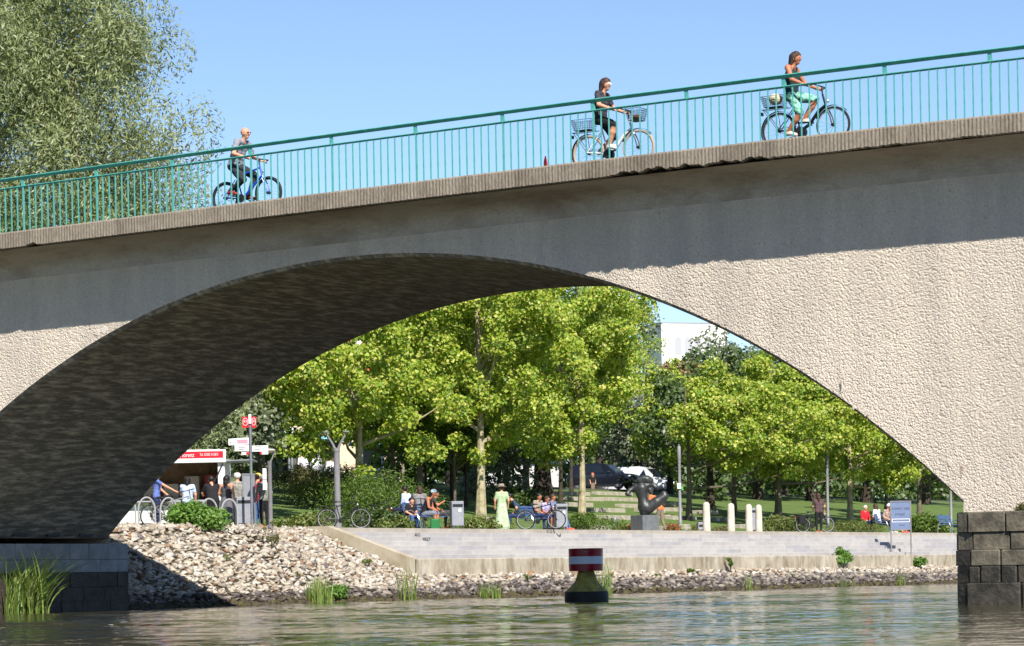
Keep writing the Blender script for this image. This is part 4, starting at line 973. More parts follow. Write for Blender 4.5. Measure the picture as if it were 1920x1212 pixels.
front_text('lettering', 'Eiscafé Florenz', 0.20, M_white, fas, (0.42, -0.149, Hk+0.185), 0, shear=0.12).scale = (0.76,1,1)
front_text('lettering', 'Tel. 03332 413815', 0.13, M_white, fas, (1.37, -0.149, Hk+0.19), 0).scale = (0.62,1,1)
mb = MB(); mb.add([(Wk-0.25,-0.05,Hk-0.04),(Wk+0.95,-0.2,Hk-0.02),(Wk+0.95,1.6,Hk-0.02),(Wk-0.25,1.6,Hk-0.04),(Wk-0.25,-0.05,Hk),(Wk+0.95,-0.2,Hk+0.02),(Wk+0.95,1.6,Hk+0.02),(Wk-0.25,1.6,Hk)], [(0,1,2,3),(4,5,6,7),(0,1,5,4),(1,2,6,5),(2,3,7,6),(3,0,4,7)]); mb.build('side_flap', M_greyp, kio)
mb = MB(); mb.tube([(Wk-0.05,-0.05,Hk-0.1),(Wk-0.5,-0.1,1.3)], 0.02, 6); mb.build('gas_strut', M_black, kio)
for x0, c, hh in ((-1.0,'cream',0.75),(-0.35,'cream',0.6),(0.35,'cream',0.85)):
    mb = MB(); mb.bbox(x0,x0+0.5,1.55,1.95,1.07,1.07+hh,0.02); mb.build('cabinet', mat('cabinet_%s'%c, srgb(190,176,150), 0.5), kio)
mb = MB(); mb.bbox(1.05,1.42,1.4,1.9,0.4,1.95,0.03); mb.build('drinks_fridge', paint('fridge_red', (150,50,44)), kio)
for k in range(9):
    mb = MB(); mb.lathe([(0.035,0),(0.035,0.16),(0.014,0.2),(0.014,0.26)], 8); mb.build('bottle', paint('bottle_%d'%(k%3), [(150,60,40),(190,170,130),(120,110,70)][k%3]), kio, loc=(-1.1+k*0.13, 1.3, 1.07))
for s_ in (-0.75, 0.75):
    mb = MB(); mb.tube([(s_+0.3*math.cos(t), 0.4, 0.3+0.3*math.sin(t)) for t in np.linspace(0,6.283,20)[:-1]], 0.06, 6, closed=True); mb.lathe([(0.02,0),(0.2,0.02)],10,(s_,0.37,0.3)); mb.build('wheel', M_rub, kio)

def hoop(px, x, w=0.5, h=0.82, rz=None):
    mb = MB(); pts = [(-w/2,0,-0.05)] + [(-w/2*math.cos(t), 0, h-w*0.75+w*0.75*math.sin(t)) for t in np.linspace(0, math.pi, 13)] + [(w/2,0,-0.05)]
    mb.tube(pts, 0.026, 8)
    o = link('bicycle_hoop', mb.mesh('bicycle_hoop', M_steel, True), None, (x, yat(px, x), 2.30), YAW+R(25) if rz is None else rz)
    return tag(o, 'polished steel bicycle hoop standing in the row before the cafe trailer', 'bike rack', 'steel hoops before the cafe trailer')
for px, lb in ((238,'steel bicycle hoop half hidden by the arch foot at the end of the row'),(275,'steel bicycle hoop in front of the person in blue shirt'),(316,'steel bicycle hoop beside the silver bicycle, touching the bright green bush'),(392,'steel bicycle hoop in front of the broad person in black'),(430,'steel bicycle hoop in front of the girl in the long grey dress')):
    hoop(px, -10.75)['label'] = lb
def bin_box(px, x, label, w=0.42, d=0.35, h=0.95, logo=True):
    root = empty('litter_bin', (x, yat(px, x), 2.305), YAW+R(15), label, 'bin')
    mb = MB(); mb.bbox(-w/2,w/2,-d/2,d/2,0.12,h,0.015); b_ = mb.build('body', M_greyp, root)
    mb = MB(); mb.box(-w/2+0.03,w/2-0.03,-d/2-0.004,-d/2+0.02,h-0.2,h-0.1); mb.build('slot', M_black, b_)
    for s_ in (-1,1):
        mb = MB(); mb.box(*sorted((s_*w/2,s_*(w/2-0.04))),-0.03,0.03,0,0.12); mb.build('leg', M_lampgrey, root)
    if logo: mb = MB(); mb.box(0.02,0.12,-d/2-0.006,-d/2,h-0.36,h-0.26); mb.build('sticker', M_white, b_)
    return root
bin_box(856, -11.4, 'grey litter bin with a white sticker right of the bench group')
bin_box(1051, -11.5, 'grey litter bin at the right end of the family bench')
bin_box(1413, -13.0, 'tall grey litter bin hidden between the last two bollards', 0.4, 0.4, 1.05, False)
bin_box(457, -11.4, 'large grey service cabinet in the cafe queue', 0.5, 0.4, 0.92, False)
bin_box(1313, -13.0, 'low grey box left of the first white bollard', 0.28, 0.25, 0.42, False)
root = empty('map_stand', (-11.9, yat(467, -11.9), 2.305), YAW, 'grey framed map board behind the route signpost', 'sign')
for s_ in (-1,1):
    mb = MB(); mb.box(*sorted((s_*0.20,s_*0.16)),-0.02,0.02,0,1.66); mb.build('post', M_galv, root)
mb = MB(); mb.box(-0.16,0.16,-0.012,0.012,0.9,1.62); mb.build('panel', M_greyp, root)
mb = MB(); mb.box(-0.2,0.2,-0.022,0.022,1.62,1.68); mb.build('top_bar', M_galv, root)
root = empty('turquoise_banner', (-15.0, yat(447, -15), 2.28), YAW, 'small turquoise banner on a thin post behind the queue', 'sign')
mb = MB(); mb.tube([(-0.2,0,0),(-0.2,0,1.55)],0.02,6); mb.build('post', M_galv, root)
pb = (lambda m: (m.add([(-0.26,-0.01,1.30),(0.24,-0.01,1.34),(0.24,-0.01,1.55),(-0.26,-0.01,1.50),(-0.26,0.01,1.30),(0.24,0.01,1.34),(0.24,0.01,1.55),(-0.26,0.01,1.50)],[(0,1,2,3),(7,6,5,4),(0,4,5,1),(1,5,6,2),(2,6,7,3),(3,7,4,0)]), m)[1])(MB()).build('banner', paint('turquoise_print',(96,200,184)), root)
mb = MB(); mb.box(-0.12,0.1,-0.014,-0.0105,1.40,1.46); mb.build('print_line', M_white, pb)

# ---------------------------------------------------------------- benches, bollards, statue
def bench(px, x, label, L=1.9):
    """blue slatted bench with bent chrome ends, facing the river"""
    root = empty('park_bench', (x, yat(px, x), 2.306), R(90), label, 'bench', 'blue slatted benches on the promenade')
    for i in range(5):
        mb = MB(); mb.bbox(-L/2,L/2,-0.42+i*0.10,-0.42+i*0.10+0.075,0.43,0.455,0.006); mb.build('seat_slat', M_bluep, root)
    for i in range(4):
        mb = MB(); mb.bbox(-L/2,L/2,0.09+i*0.03,0.115+i*0.03,0.52+i*0.10,0.52+i*0.10+0.075,0.006); mb.build('back_slat', M_bluep, root)
    for s_ in (-1,1):
        u = s_*(L/2-0.02)
        mb = MB(); mb.tube([(u,-0.55,0),(u,-0.52,0.25),(u,-0.40,0.52),(u,-0.18,0.66),(u,0.06,0.62),(u,0.17,0.42),(u,0.20,0)], 0.022, 8); mb.build('chrome_end', M_chrome, root, True)
        mb = MB(); mb.tube([(u*0.94,0.02,0.40),(u*0.94,0.10,0.5),(u*0.94,0.24,0.95)], 0.018, 6); mb.build('back_support', M_chrome, root, True)
    return root
bench(795, -12.4, 'blue slatted bench crowded by the group with the bandana wearer', 2.2)
bench(1006, -12.4, 'blue slatted bench where the family sits beside the litter bin', 2.2)
bench(1662, -12.4, 'blue slatted bench partly hidden by the town name board', 2.0)
bench(1776, -12.4, 'empty blue slatted bench close to the right pier', 1.6)
for px, h_, dm, lb in ((1325,1.19,0.155,'white concrete bollard beside the low grey box'),(1371,1.17,0.155,'white concrete bollard between the reddish round shrub and the litter bin pair'),(1404.5,1.15,0.15,'white concrete bollard before the tall grey litter bin'),(1423,1.14,0.145,'white concrete bollard nearest the feathery low shrub')):
    x = -11.75; y = yat(px, x, 990)
    prof = [(dm,0),(dm*0.99,h_*0.3),(dm*0.93,h_*0.7),(dm*0.90,h_-0.14)] + [(dm*0.90*math.cos(t), h_-0.14+0.14*math.sin(t)) for t in np.linspace(0.2,1.5,7)]
    mb = MB(); mb.lathe(prof, 20)
    tag(link('bollard', mb.mesh('bollard', M_concw, True), None, (x, y, 2.30)), lb, 'bollard', 'white concrete bollards')
mb = MB(); mb.lathe([(0.14,0),(0.14,0.62),(0.135,0.64),(0.02,0.645)], 18)
tag(link('cylinder_post', mb.mesh('cylinder_post', M_galv, True), None, (-15.2, yat(1152,-15.2), 2.29)), 'short steel cylinder post left of the statue plinth', 'post')
# plinth and bronze figure
xs_ = -12.2; ys_ = yat(1209, xs_, 975)
pl = empty('statue_plinth', (xs_, ys_, 2.306), R(90)+R(-25), 'dark square granite plinth under the bronze figure', 'plinth')
mb = MB(); mb.bbox(-0.40,0.40,-0.40,0.40,0,0.62,0.012); mb.build('block', M_plinth, pl)
mb = MB(); mb.bbox(-0.42,0.42,-0.42,0.42,-0.02,0.03,0.006); mb.build('base_slab', M_plinth, pl)
st_caps = [((0.0,0,0.16),0.20,(0.0,0,0.34),0.26,0),((0,0,0.34),0.26,(-0.06,0,0.70),0.185,0),((-0.06,0,0.70),0.185,(-0.10,0,1.06),0.24,0),((-0.10,0,0.70),0.16,(-0.26,0.0,1.05),0.15,0),((-0.30,0,1.14),0.13,(0.12,0,1.16),0.13,0),
  ((0.10,-0.02,0.28),0.24,(0.46,-0.05,0.52),0.21,0),((0.46,-0.05,0.52),0.21,(0.78,-0.05,0.74),0.16,0),((0.76,-0.05,0.62),0.10,(0.76,-0.05,0.84),0.12,0),
  ((-0.34,0,1.12),0.11,(-0.56,-0.05,1.00),0.085,0),((-0.56,-0.05,1.0),0.085,(-0.66,-0.10,0.86),0.09,0),((-0.66,-0.1,0.86),0.08,(-0.54,-0.14,0.80),0.05,0),
  ((0.14,0,1.18),0.11,(0.30,0.02,1.22),0.09,0),((0.30,0.02,1.22),0.09,(0.44,-0.02,1.10),0.07,0),((0.40,0,1.24),0.045,(0.52,-0.03,1.08),0.035,0),((0.48,0,1.2),0.03,(0.56,-0.02,1.10),0.025,0),((0.22,-0.02,1.0),0.10,(0.25,-0.02,0.90),0.09,0),
  ((-0.12,0,1.34),0.17,(-0.04,0,1.42),0.16,0),((0.12,0,1.40),0.17,(0.22,0.02,1.36),0.15,0),((-0.22,-0.06,1.40),0.09,(0.0,-0.1,1.46),0.08,0)]
stt = capsule_mesh('bronze_figure', st_caps, [M_bronze], 0.02, 0.035)
tag(link('bronze_figure', stt, None, (xs_, ys_, 2.306+0.60), YAW), 'dark bronze seated figure with raised leg and outflung arm on the plinth', 'statue')

# ---------------------------------------------------------------- terrace blocks in the lawn
tb = []
for px0, px1, yb, xx in ((1040,1100,928,-41),(1115,1180,926,-42),(1125,1225,937,-37),(1060,1125,941,-36.5),(1030,1105,951,-32),(1160,1230,952,-32),(1100,1165,963,-28.5),(1125,1190,972,-24),(1196,1240,960,-29),(1228,1270,946,-34),
    (1240,1272,956,-30),(1240,1250,971,-25),(1255,1298,973,-24.5),(1265,1285,982,-19.5),(1302,1340,961,-28.5),(1334,1342,974,-24),(1352,1365,973,-24),(1380,1397,986,-20),(1292,1306,990,-18),(1235,1266,988,-18.5),(1090,1145,985,-18.5),(913,930,972,-22),(570,610,948,-20.5),(805,830,952,-24),(700,715,962,-20)):
    y0, y1 = yat(px0, xx, yb), yat(px1, xx, yb)
    mb = MB(); L = y1-y0; mb.bbox(-0.25,0.25,-L/2,L/2,-0.25,0.17,0.02)
    tag(link('terrace_block', mb.mesh('terrace_block', M_terr), None, (xx, (y0+y1)/2, lawn_z(xx))), ('pale stone terrace block just below the parked cars' if xx < -40 else 'pale stone terrace block in the lawn behind the white bollards' if px0 > 1290 else 'pale stone terrace block between the statue and the notice lamp post' if px0 > 1190 else 'long pale stone terrace block on the slope left of the statue' if px0 > 1000 else {913:'short stone block beside the woman in green',570:'pale stone block in the grass above the black bicycle',805:'stone block in the grass behind the bench group',700:'stone block under the large feathery shrub'}[px0]), 'stone block', 'stone terrace blocks in the lawn')

# ---------------------------------------------------------------- parked cars
def car(px, x, label, name, body_m, rz, L=4.4, W=1.84, H=1.62, van=False, py=905):
    root = empty(name, (x, yat(px, x, py), 6.02), rz, label, 'car' if not van else 'van')
    hx = L/2
    # body lofted from cross sections along x: (x, z_bottom, z_belt, half width)
    low = [(-hx,0.45,0.80,0.74),(-hx+0.12,0.30,0.98,0.86),(-hx+0.5,0.24,1.06,0.915),(-0.6,0.22,1.05,0.92),(0.5,0.22,1.04,0.92),(hx-1.15,0.22,1.03,0.915),(hx-0.6,0.24,0.99,0.90),(hx-0.2,0.28,0.90,0.85),(hx-0.03,0.38,0.78,0.74),(hx,0.46,0.66,0.68)]
    V = []; F = []; n = 10
    for (cx, z0, z1, w_) in low:
        V += [(cx,-w_*0.86,z0),(cx,-w_,z0+0.12),(cx,-w_,(z0+z1)/2),(cx,-w_*0.985,z1-0.08),(cx,-w_*0.88,z1),(cx,w_*0.88,z1),(cx,w_*0.985,z1-0.08),(cx,w_,(z0+z1)/2),(cx,w_,z0+0.12),(cx,w_*0.86,z0)]
    for i in range(len(low)-1): F += [(i*n+j,(i+1)*n+j,(i+1)*n+(j+1)%n,i*n+(j+1)%n) for j in range(n)]
    F += [tuple(range(n)), tuple((len(low)-1)*n+j for j in range(n-1,-1,-1))]
    mb = MB(); mb.add(V, F); mb.build('body', body_m, root, True)
    # cabin
    rf = [(-hx+0.15,1.0,0.80),(-hx+0.42,H-0.10,0.66),(-hx+0.9,H,0.70),(0.0,H+0.01,0.71),(0.45,H-0.06,0.69),(1.15,1.02,0.80)]
    if van: rf = [(-hx+0.08,1.0,0.82),(-hx+0.2,H-0.06,0.74),(-hx+0.8,H,0.76),(0.5,H+0.01,0.76),(0.95,H-0.10,0.73),(1.75,1.02,0.80)]
    V = []; 
    for (cx, z, w_) in rf: V += [(cx,-0.86,1.0),(cx,-w_,z),(cx,w_,z),(cx,0.86,1.0)]
    F = [(i*4+j,(i+1)*4+j,(i+1)*4+(j+1)%4,i*4+(j+1)%4) for i in range(len(rf)-1) for j in range(4)] + [(0,1,2,3), tuple(len(V)-1-j for j in range(4))]
    mb = MB(); mb.add(V, F); mb.build('cabin', body_m, root, True)
    def lerp(i, t): a, b = rf[i], rf[i+1]; return tuple(a[k]+(b[k]-a[k])*t for k in range(3))
    a, b = rf[-2], rf[-1]
    g = lambda t, s_: (a[0]+(b[0]-a[0])*t+0.012, s_*(a[2]+(b[2]-a[2])*t)*0.93, a[1]+(b[1]-a[1])*t+0.012)
    mb = MB(); mb.add([g(0.08,-1),g(0.08,1),g(0.9,1),g(0.9,-1)], [(0,1,2,3)]); mb.build('windscreen', M_glass, root)
    for s_ in (-1,1):
        for x0, x1 in ((-1.45,-0.55),(-0.48,0.42)) if not van else ((-0.7,0.2),(0.28,1.1)):
            top = H-0.13
            wt = 0.72; xa, xb_ = x0+0.16*(x0<-1), x1-0.30*(x1>0.3)
            mb = MB(); mb.add([(x0,s_*0.862,1.07),(x1,s_*0.862,1.07),(xb_,s_*(wt+0.02),top),(xa,s_*(wt+0.02),top)], [(0,1,2,3)]); mb.build('side_window', M_glass, root)
        for wx in (-hx+0.85, hx-0.88):
            mb = MB(); mb.tube([(wx+0.27*math.cos(t), s_*0.83, 0.335+0.27*math.sin(t)) for t in np.linspace(0,6.283,24)[:-1]], 0.085, 8, closed=True); wh = mb.build('wheel', M_rub, root, True)
            mb = MB(); mb.lathe([(0.19,-0.02),(0.19,0.02),(0.04,0.03)], 16)
            rm = link('rim', mb.mesh('rim', M_galv, True), wh, (wx, s_*0.86, 0.335)); rm.rotation_euler = (R(-90)*s_, 0, 0)
            mb = MB(); mb.tube([(wx+0.39*math.cos(t), s_*0.915, 0.335+0.39*math.sin(t)) for t in np.linspace(0.1,3.04,14)], 0.03, 6); mb.build('wheel_arch', M_black, root)
        mb = MB(); mb.ell((hx-0.17, s_*0.68, 0.80), (0.10,0.17,0.075), 10, 6); mb.build('headlight', mat('headlight_glass', srgb(226,230,236), 0.1), root, True)
        mb = MB(); mb.ell((0.75, s_*1.0, 1.08), (0.09,0.11,0.075), 8, 6); mb.build('wing_mirror', body_m, root, True)
        mb = MB(); mb.bbox(-1.0,1.1,*sorted((s_*0.90,s_*0.945)),0.22,0.34,0.01); mb.build('sill_trim', M_black, root)
    mb = MB(); mb.bbox(hx-0.03,hx+0.012,-0.42,0.42,0.60,0.74,0.01); mb.build('grille', M_black, root)
    mb = MB(); mb.box(hx+0.005,hx+0.022,-0.26,0.26,0.44,0.55); mb.build('number_plate', M_white, root)
    mb = MB(); mb.bbox(hx-0.08,hx+0.02,-0.6,0.6,0.28,0.36,0.01); mb.build('skid_plate', M_steel, root)
    return root
M_carb = mat('black_car_paint', (0.008,0.009,0.014), 0.2, None, coat=1.0)
M_carw = mat('white_car_paint', srgb(222,222,222), 0.25, None, coat=1.0)
car(1132, -47.8, 'black sport utility car parked above the lawn terraces', 'parked_car', M_carb, R(6), 4.5, 1.86, 1.66)
car(1196, -51.5, 'white people carrier parked beyond the black car', 'parked_van', M_carw, R(2), 4.6, 1.86, 1.85, True)

# ---------------------------------------------------------------- buildings
M_wallw = mat('white_render', srgb(228,226,220), 0.8, srgb(214,212,206), 0.6)
M_cream = mat('cream_render', srgb(222,204,172), 0.85, srgb(208,190,158), 1)
M_orange = paint('orange_balcony', (214,106,58), 0.6)
M_roofd = paint('roof_flashing', (58,84,128), 0.6)
xt = -150; kd = dep(1265, xt, 700); yt = yat(1262, xt, 700)
s_px = kd/FPX
tw = empty('tower_block', (xt, yt, 6), YAW+R(20), 'white tower block with round arched niches under a flat roof', 'building')
def zt(py, px=1262): return CZ + ray(px, py)[1]*kd - 6
ztop = zt(609)
hw = 46*s_px; 
mb = MB(); mb.box(-hw*0.72, hw*2.2, -hw*0.55, hw*1.4, 0, ztop); mb.build('wall', M_wallw, tw)
mb = MB(); mb.box(-hw*0.74, hw*2.22, -hw*0.57, hw*1.42, ztop, ztop+0.14); mb.build('roof', mat('roof_edge', srgb(150,156,172), 0.7), tw)
for k in range(4):
    c = -hw*0.72 + (34+k*20)*s_px; rr = 7.0*s_px; zc = zt(641)
    poly = [(c+rr*math.cos(t), zc+rr*math.sin(t)) for t in np.linspace(0,math.pi,10)] + [(c-rr, zc-26*s_px),(c+rr, zc-26*s_px)]
    mb = MB(); mb.prism(poly, 'y', -hw*0.55-0.05, -hw*0.55+0.3); mb.build('arched_niche', mat('niche_grey', srgb(168,168,174), 0.8), tw)
# apartment house with orange balcony fronts
xa = -95; ka = dep(640, xa, 700); ya = yat(640, xa, 700); sa = ka/FPX
ap = empty('apartment_house', (xa, ya, 6), YAW, 'white apartment house with orange balcony fronts behind the plane leaves', 'building')
za = lambda py: CZ + ray(640, py)[1]*ka - 6
wa = 90*sa
mb = MB(); mb.box(-wa, wa, 0, wa, 0, za(628)); mb.build('wall', M_wallw, ap)
mb = MB(); mb.box(-wa-0.2, wa+0.2, -0.5, wa, za(628), za(622)); mb.build('roof', M_roofd, ap)
fl = (za(650)-za(860))/5
for f_ in range(5):
    z0 = za(662) - fl*f_
    for bx in (-0.62, 0.05, 0.68):
        mb = MB(); mb.box((bx-0.22)*wa, (bx+0.22)*wa, -1.2, -1.1, z0, z0+1.0); b_ = mb.build('balcony', M_orange, ap)
        mb = MB(); mb.box((bx-0.22)*wa, (bx+0.22)*wa, -1.1, 0, z0-0.15, z0); mb.build('balcony_slab', M_wallw, b_)
        mb = MB(); mb.box((bx-0.15)*wa, (bx+0.15)*wa, -0.06, 0.02, z0+0.1, z0+2.1); w_ = mb.build('window', M_glass, ap)
        mb = MB(); mb.box((bx-0.005)*wa, (bx+0.005)*wa, -0.09, -0.06, z0+0.1, z0+2.1); mb.build('mullion', M_wallw, w_)
# restaurant pavilion with parasols
xr = -50; kr = dep(610, xr, 880); yr = yat(610, xr, 880); sr = kr/FPX
rs = empty('restaurant_pavilion', (xr, yr, 5.9), YAW, 'low cream restaurant with dark veranda and pillars behind the shrubs', 'building')
mb = MB(); mb.box(-3.6, 0.8, 1.2, 5, 0, 3.1); mb.build('veranda_wall', mat('veranda_shade', srgb(96,88,78), 0.8), rs)
mb = MB(); mb.box(0.8, 4.2, 0.2, 5, 0, 3.1); mb.build('wall', M_cream, rs)
mb = MB(); mb.box(-3.8, 4.4, -0.3, 5.2, 3.1, 3.4); mb.build('roof', M_cream, rs)
for px in (-3.4,-1.9,-0.3):
    mb = MB(); mb.bbox(px-0.12,px+0.12,-0.1,0.14,0,3.1,0.02); mb.build('pillar', M_greyp, rs)
for wx in (-2.7,-1.1):
    mb = MB(); mb.box(wx-0.55,wx+0.55,1.14,1.24,0.2,2.3); mb.build('window', M_glass, rs)
mb = MB(); mb.box(2.0,3.1,0.12,0.22,0.9,2.4); w_ = mb.build('window', M_glass, rs)
mb = MB(); mb.box(1.85,3.25,0.08,0.13,0.75,0.9); mb.build('sill', M_wallw, w_)
for s_ in (1.85,3.1):
    mb = MB(); mb.box(s_,s_+0.15,0.08,0.13,0.9,2.45); mb.build('shutter', M_wallw, w_)
def parasol(px, x, zc, label, rad):
    root = empty('parasol', (x, yat(px, x, 850), lawn_z(x)), YAW, label, 'parasol', 'parasols on the restaurant terrace')
    mb = MB(); mb.tube([(0,0,0),(0,0,zc)], 0.03, 6); mb.build('pole', paint('parasol_pole', (120,168,150)), root)
    V = [(0,0,zc+0.45)]; n = 8
    V += [(rad*math.cos(2*math.pi*i/n), rad*math.sin(2*math.pi*i/n), zc) for i in range(n)] + [(rad*math.cos(2*math.pi*i/n), rad*math.sin(2*math.pi*i/n), zc-0.16) for i in range(n)]
    mb = MB(); mb.add(V, [(0,1+i,1+(i+1)%n) for i in range(n)]); mb.build('canopy', M_white, root)
    mb = MB(); mb.add(V[1:], [(i,(i+1)%n,n+(i+1)%n,n+i) for i in range(n)]); mb.build('valance', paint('parasol_blue', (150,205,226)), root)
parasol(545, -45, 2.35, 'large white parasol with pale blue valance left of the veranda', 1.7)
parasol(608, -45.5, 2.35, 'large white parasol with pale blue valance over the forked lamp', 1.7)
parasol(705, -46, 2.2, 'white parasol half hidden by plane leaves at the restaurant wall', 1.5)
# white garage wall behind the old tree
y0, y1 = yat(1000, -60, 900), yat(1098, -60, 900)
gr_ = empty('white_garage', (-62, (y0+y1)/2, 5.95), 0, 'low white garage building behind the old dark trunk', 'building')
mb = MB(); mb.box(-3,0,-(y1-y0)/2,(y1-y0)/2,0,2.7); mb.build('wall', M_wallw, gr_)
mb = MB(); mb.box(-3.2,0.2,-(y1-y0)/2-0.2,(y1-y0)/2+0.2,2.7,2.85); mb.build('roof', M_roofd, gr_)
# distant woodland closing the view
def wood(label, x, y0, y1, H, n, ls, lm, seed, k):
    r = np.random.default_rng(seed)
    B = np.array([[x + r.uniform(-6,6), r.uniform(y0,y1), 5.5 + H*r.uniform(0.05,0.95)**0.9, *( [r.uniform(1.6,3.0)]*3)] for _ in range(k)])
    P, N = blob_points(B, n, r, 0.2, 0.5)
    V, F = leaves(P, N, ls, 0.9, 0.15, 0, r)
    return tag(link('distant_wood', npmesh('distant_wood', V, F, lm)), label, 'wood', kind='stuff')
wood('distant dark woodland closing the view behind the parked cars', -84, 20, 330, 8.5, 90000, 0.5, M_dark, 301, 900)

# ---------------------------------------------------------------- buoy
yb = yat(1100, 3.0, 1100)
d, v = ray(1100, 1127); kb = (0 - CZ)/v - 1.3; bx, by = CX + d.x*kb, CY + d.y*kb
bu = empty('channel_buoy', (bx, by, 0), YAW, 'round channel buoy with dark red and white bands on a mossy base', 'buoy')
mb = MB(); mb.lathe([(0.54,-0.25),(0.545,0.10),(0.54,0.22),(0.52,0.25)], 36); mb.build('float_collar', mat('buoy_black', srgb(26,26,24), 0.6, srgb(40,38,28), 5), bu, True)
mb = MB(); mb.lathe([(0.53,0.245),(0.40,0.36),(0.32,0.44),(0.265,0.54),(0.225,0.66),(0.20,0.74)], 36); mb.build('base_cone', mat('buoy_moss', srgb(186,168,76), 0.7, srgb(120,110,58), 5, 0.004, 20), bu, True)
mb = MB(); mb.lathe([(0.19,0.72),(0.19,0.80)], 24); mb.build('neck', M_black, bu)
for i, (z0, z1, m_) in enumerate(((0.75,0.925,'r'),(0.925,1.11,'w'),(1.11,1.29,'r'))):
    dm = paint('buoy_red', (150,14,30), 0.35) if m_ == 'r' else mat('buoy_white', srgb(214,220,232), 0.35)
    mb = MB(); mb.lathe([(0.405,z0),(0.42,z0+0.004),(0.424,z1-0.002)] if i == 0 else [(0.424,z0),(0.428,z1)], 48); mb.build('drum_band', dm, bu, True)
mb = MB(); mb.lathe([(0.36,1.28),(0.428,1.29),(0.425,1.305),(0.37,1.31)], 48); mb.build('rim', paint('buoy_rim', (70,20,60)), bu, True)
for k in range(4):
    mb = MB(); mb.box(-0.02,0.02,-0.22,-0.185,0.735,0.765); o = mb.build('bolt', M_white, bu); o.location = (-0.08+k*0.055,0,0)
mb = MB(); mb.tube([(-0.04,-0.43,1.24),(0,-0.45,1.20),(0.04,-0.43,1.24)],0.012,6); mb.build('lifting_eye', M_galv, bu)
# small red bottle standing on the cornice
d, v = ray(1023, 306); k = (0.15-CY)/d.y
mb = MB(); mb.lathe([(0.035,0),(0.04,0.08),(0.03,0.15),(0.016,0.19),(0.016,0.22)], 10)
tag(link('red_bottle', mb.mesh('red_bottle', paint('bottle_red',(176,40,40)), True), None, (CX+d.x*k, 0.15, curb(CX+d.x*k))), 'small red bottle left on the bridge cornice behind the railing', 'bottle')

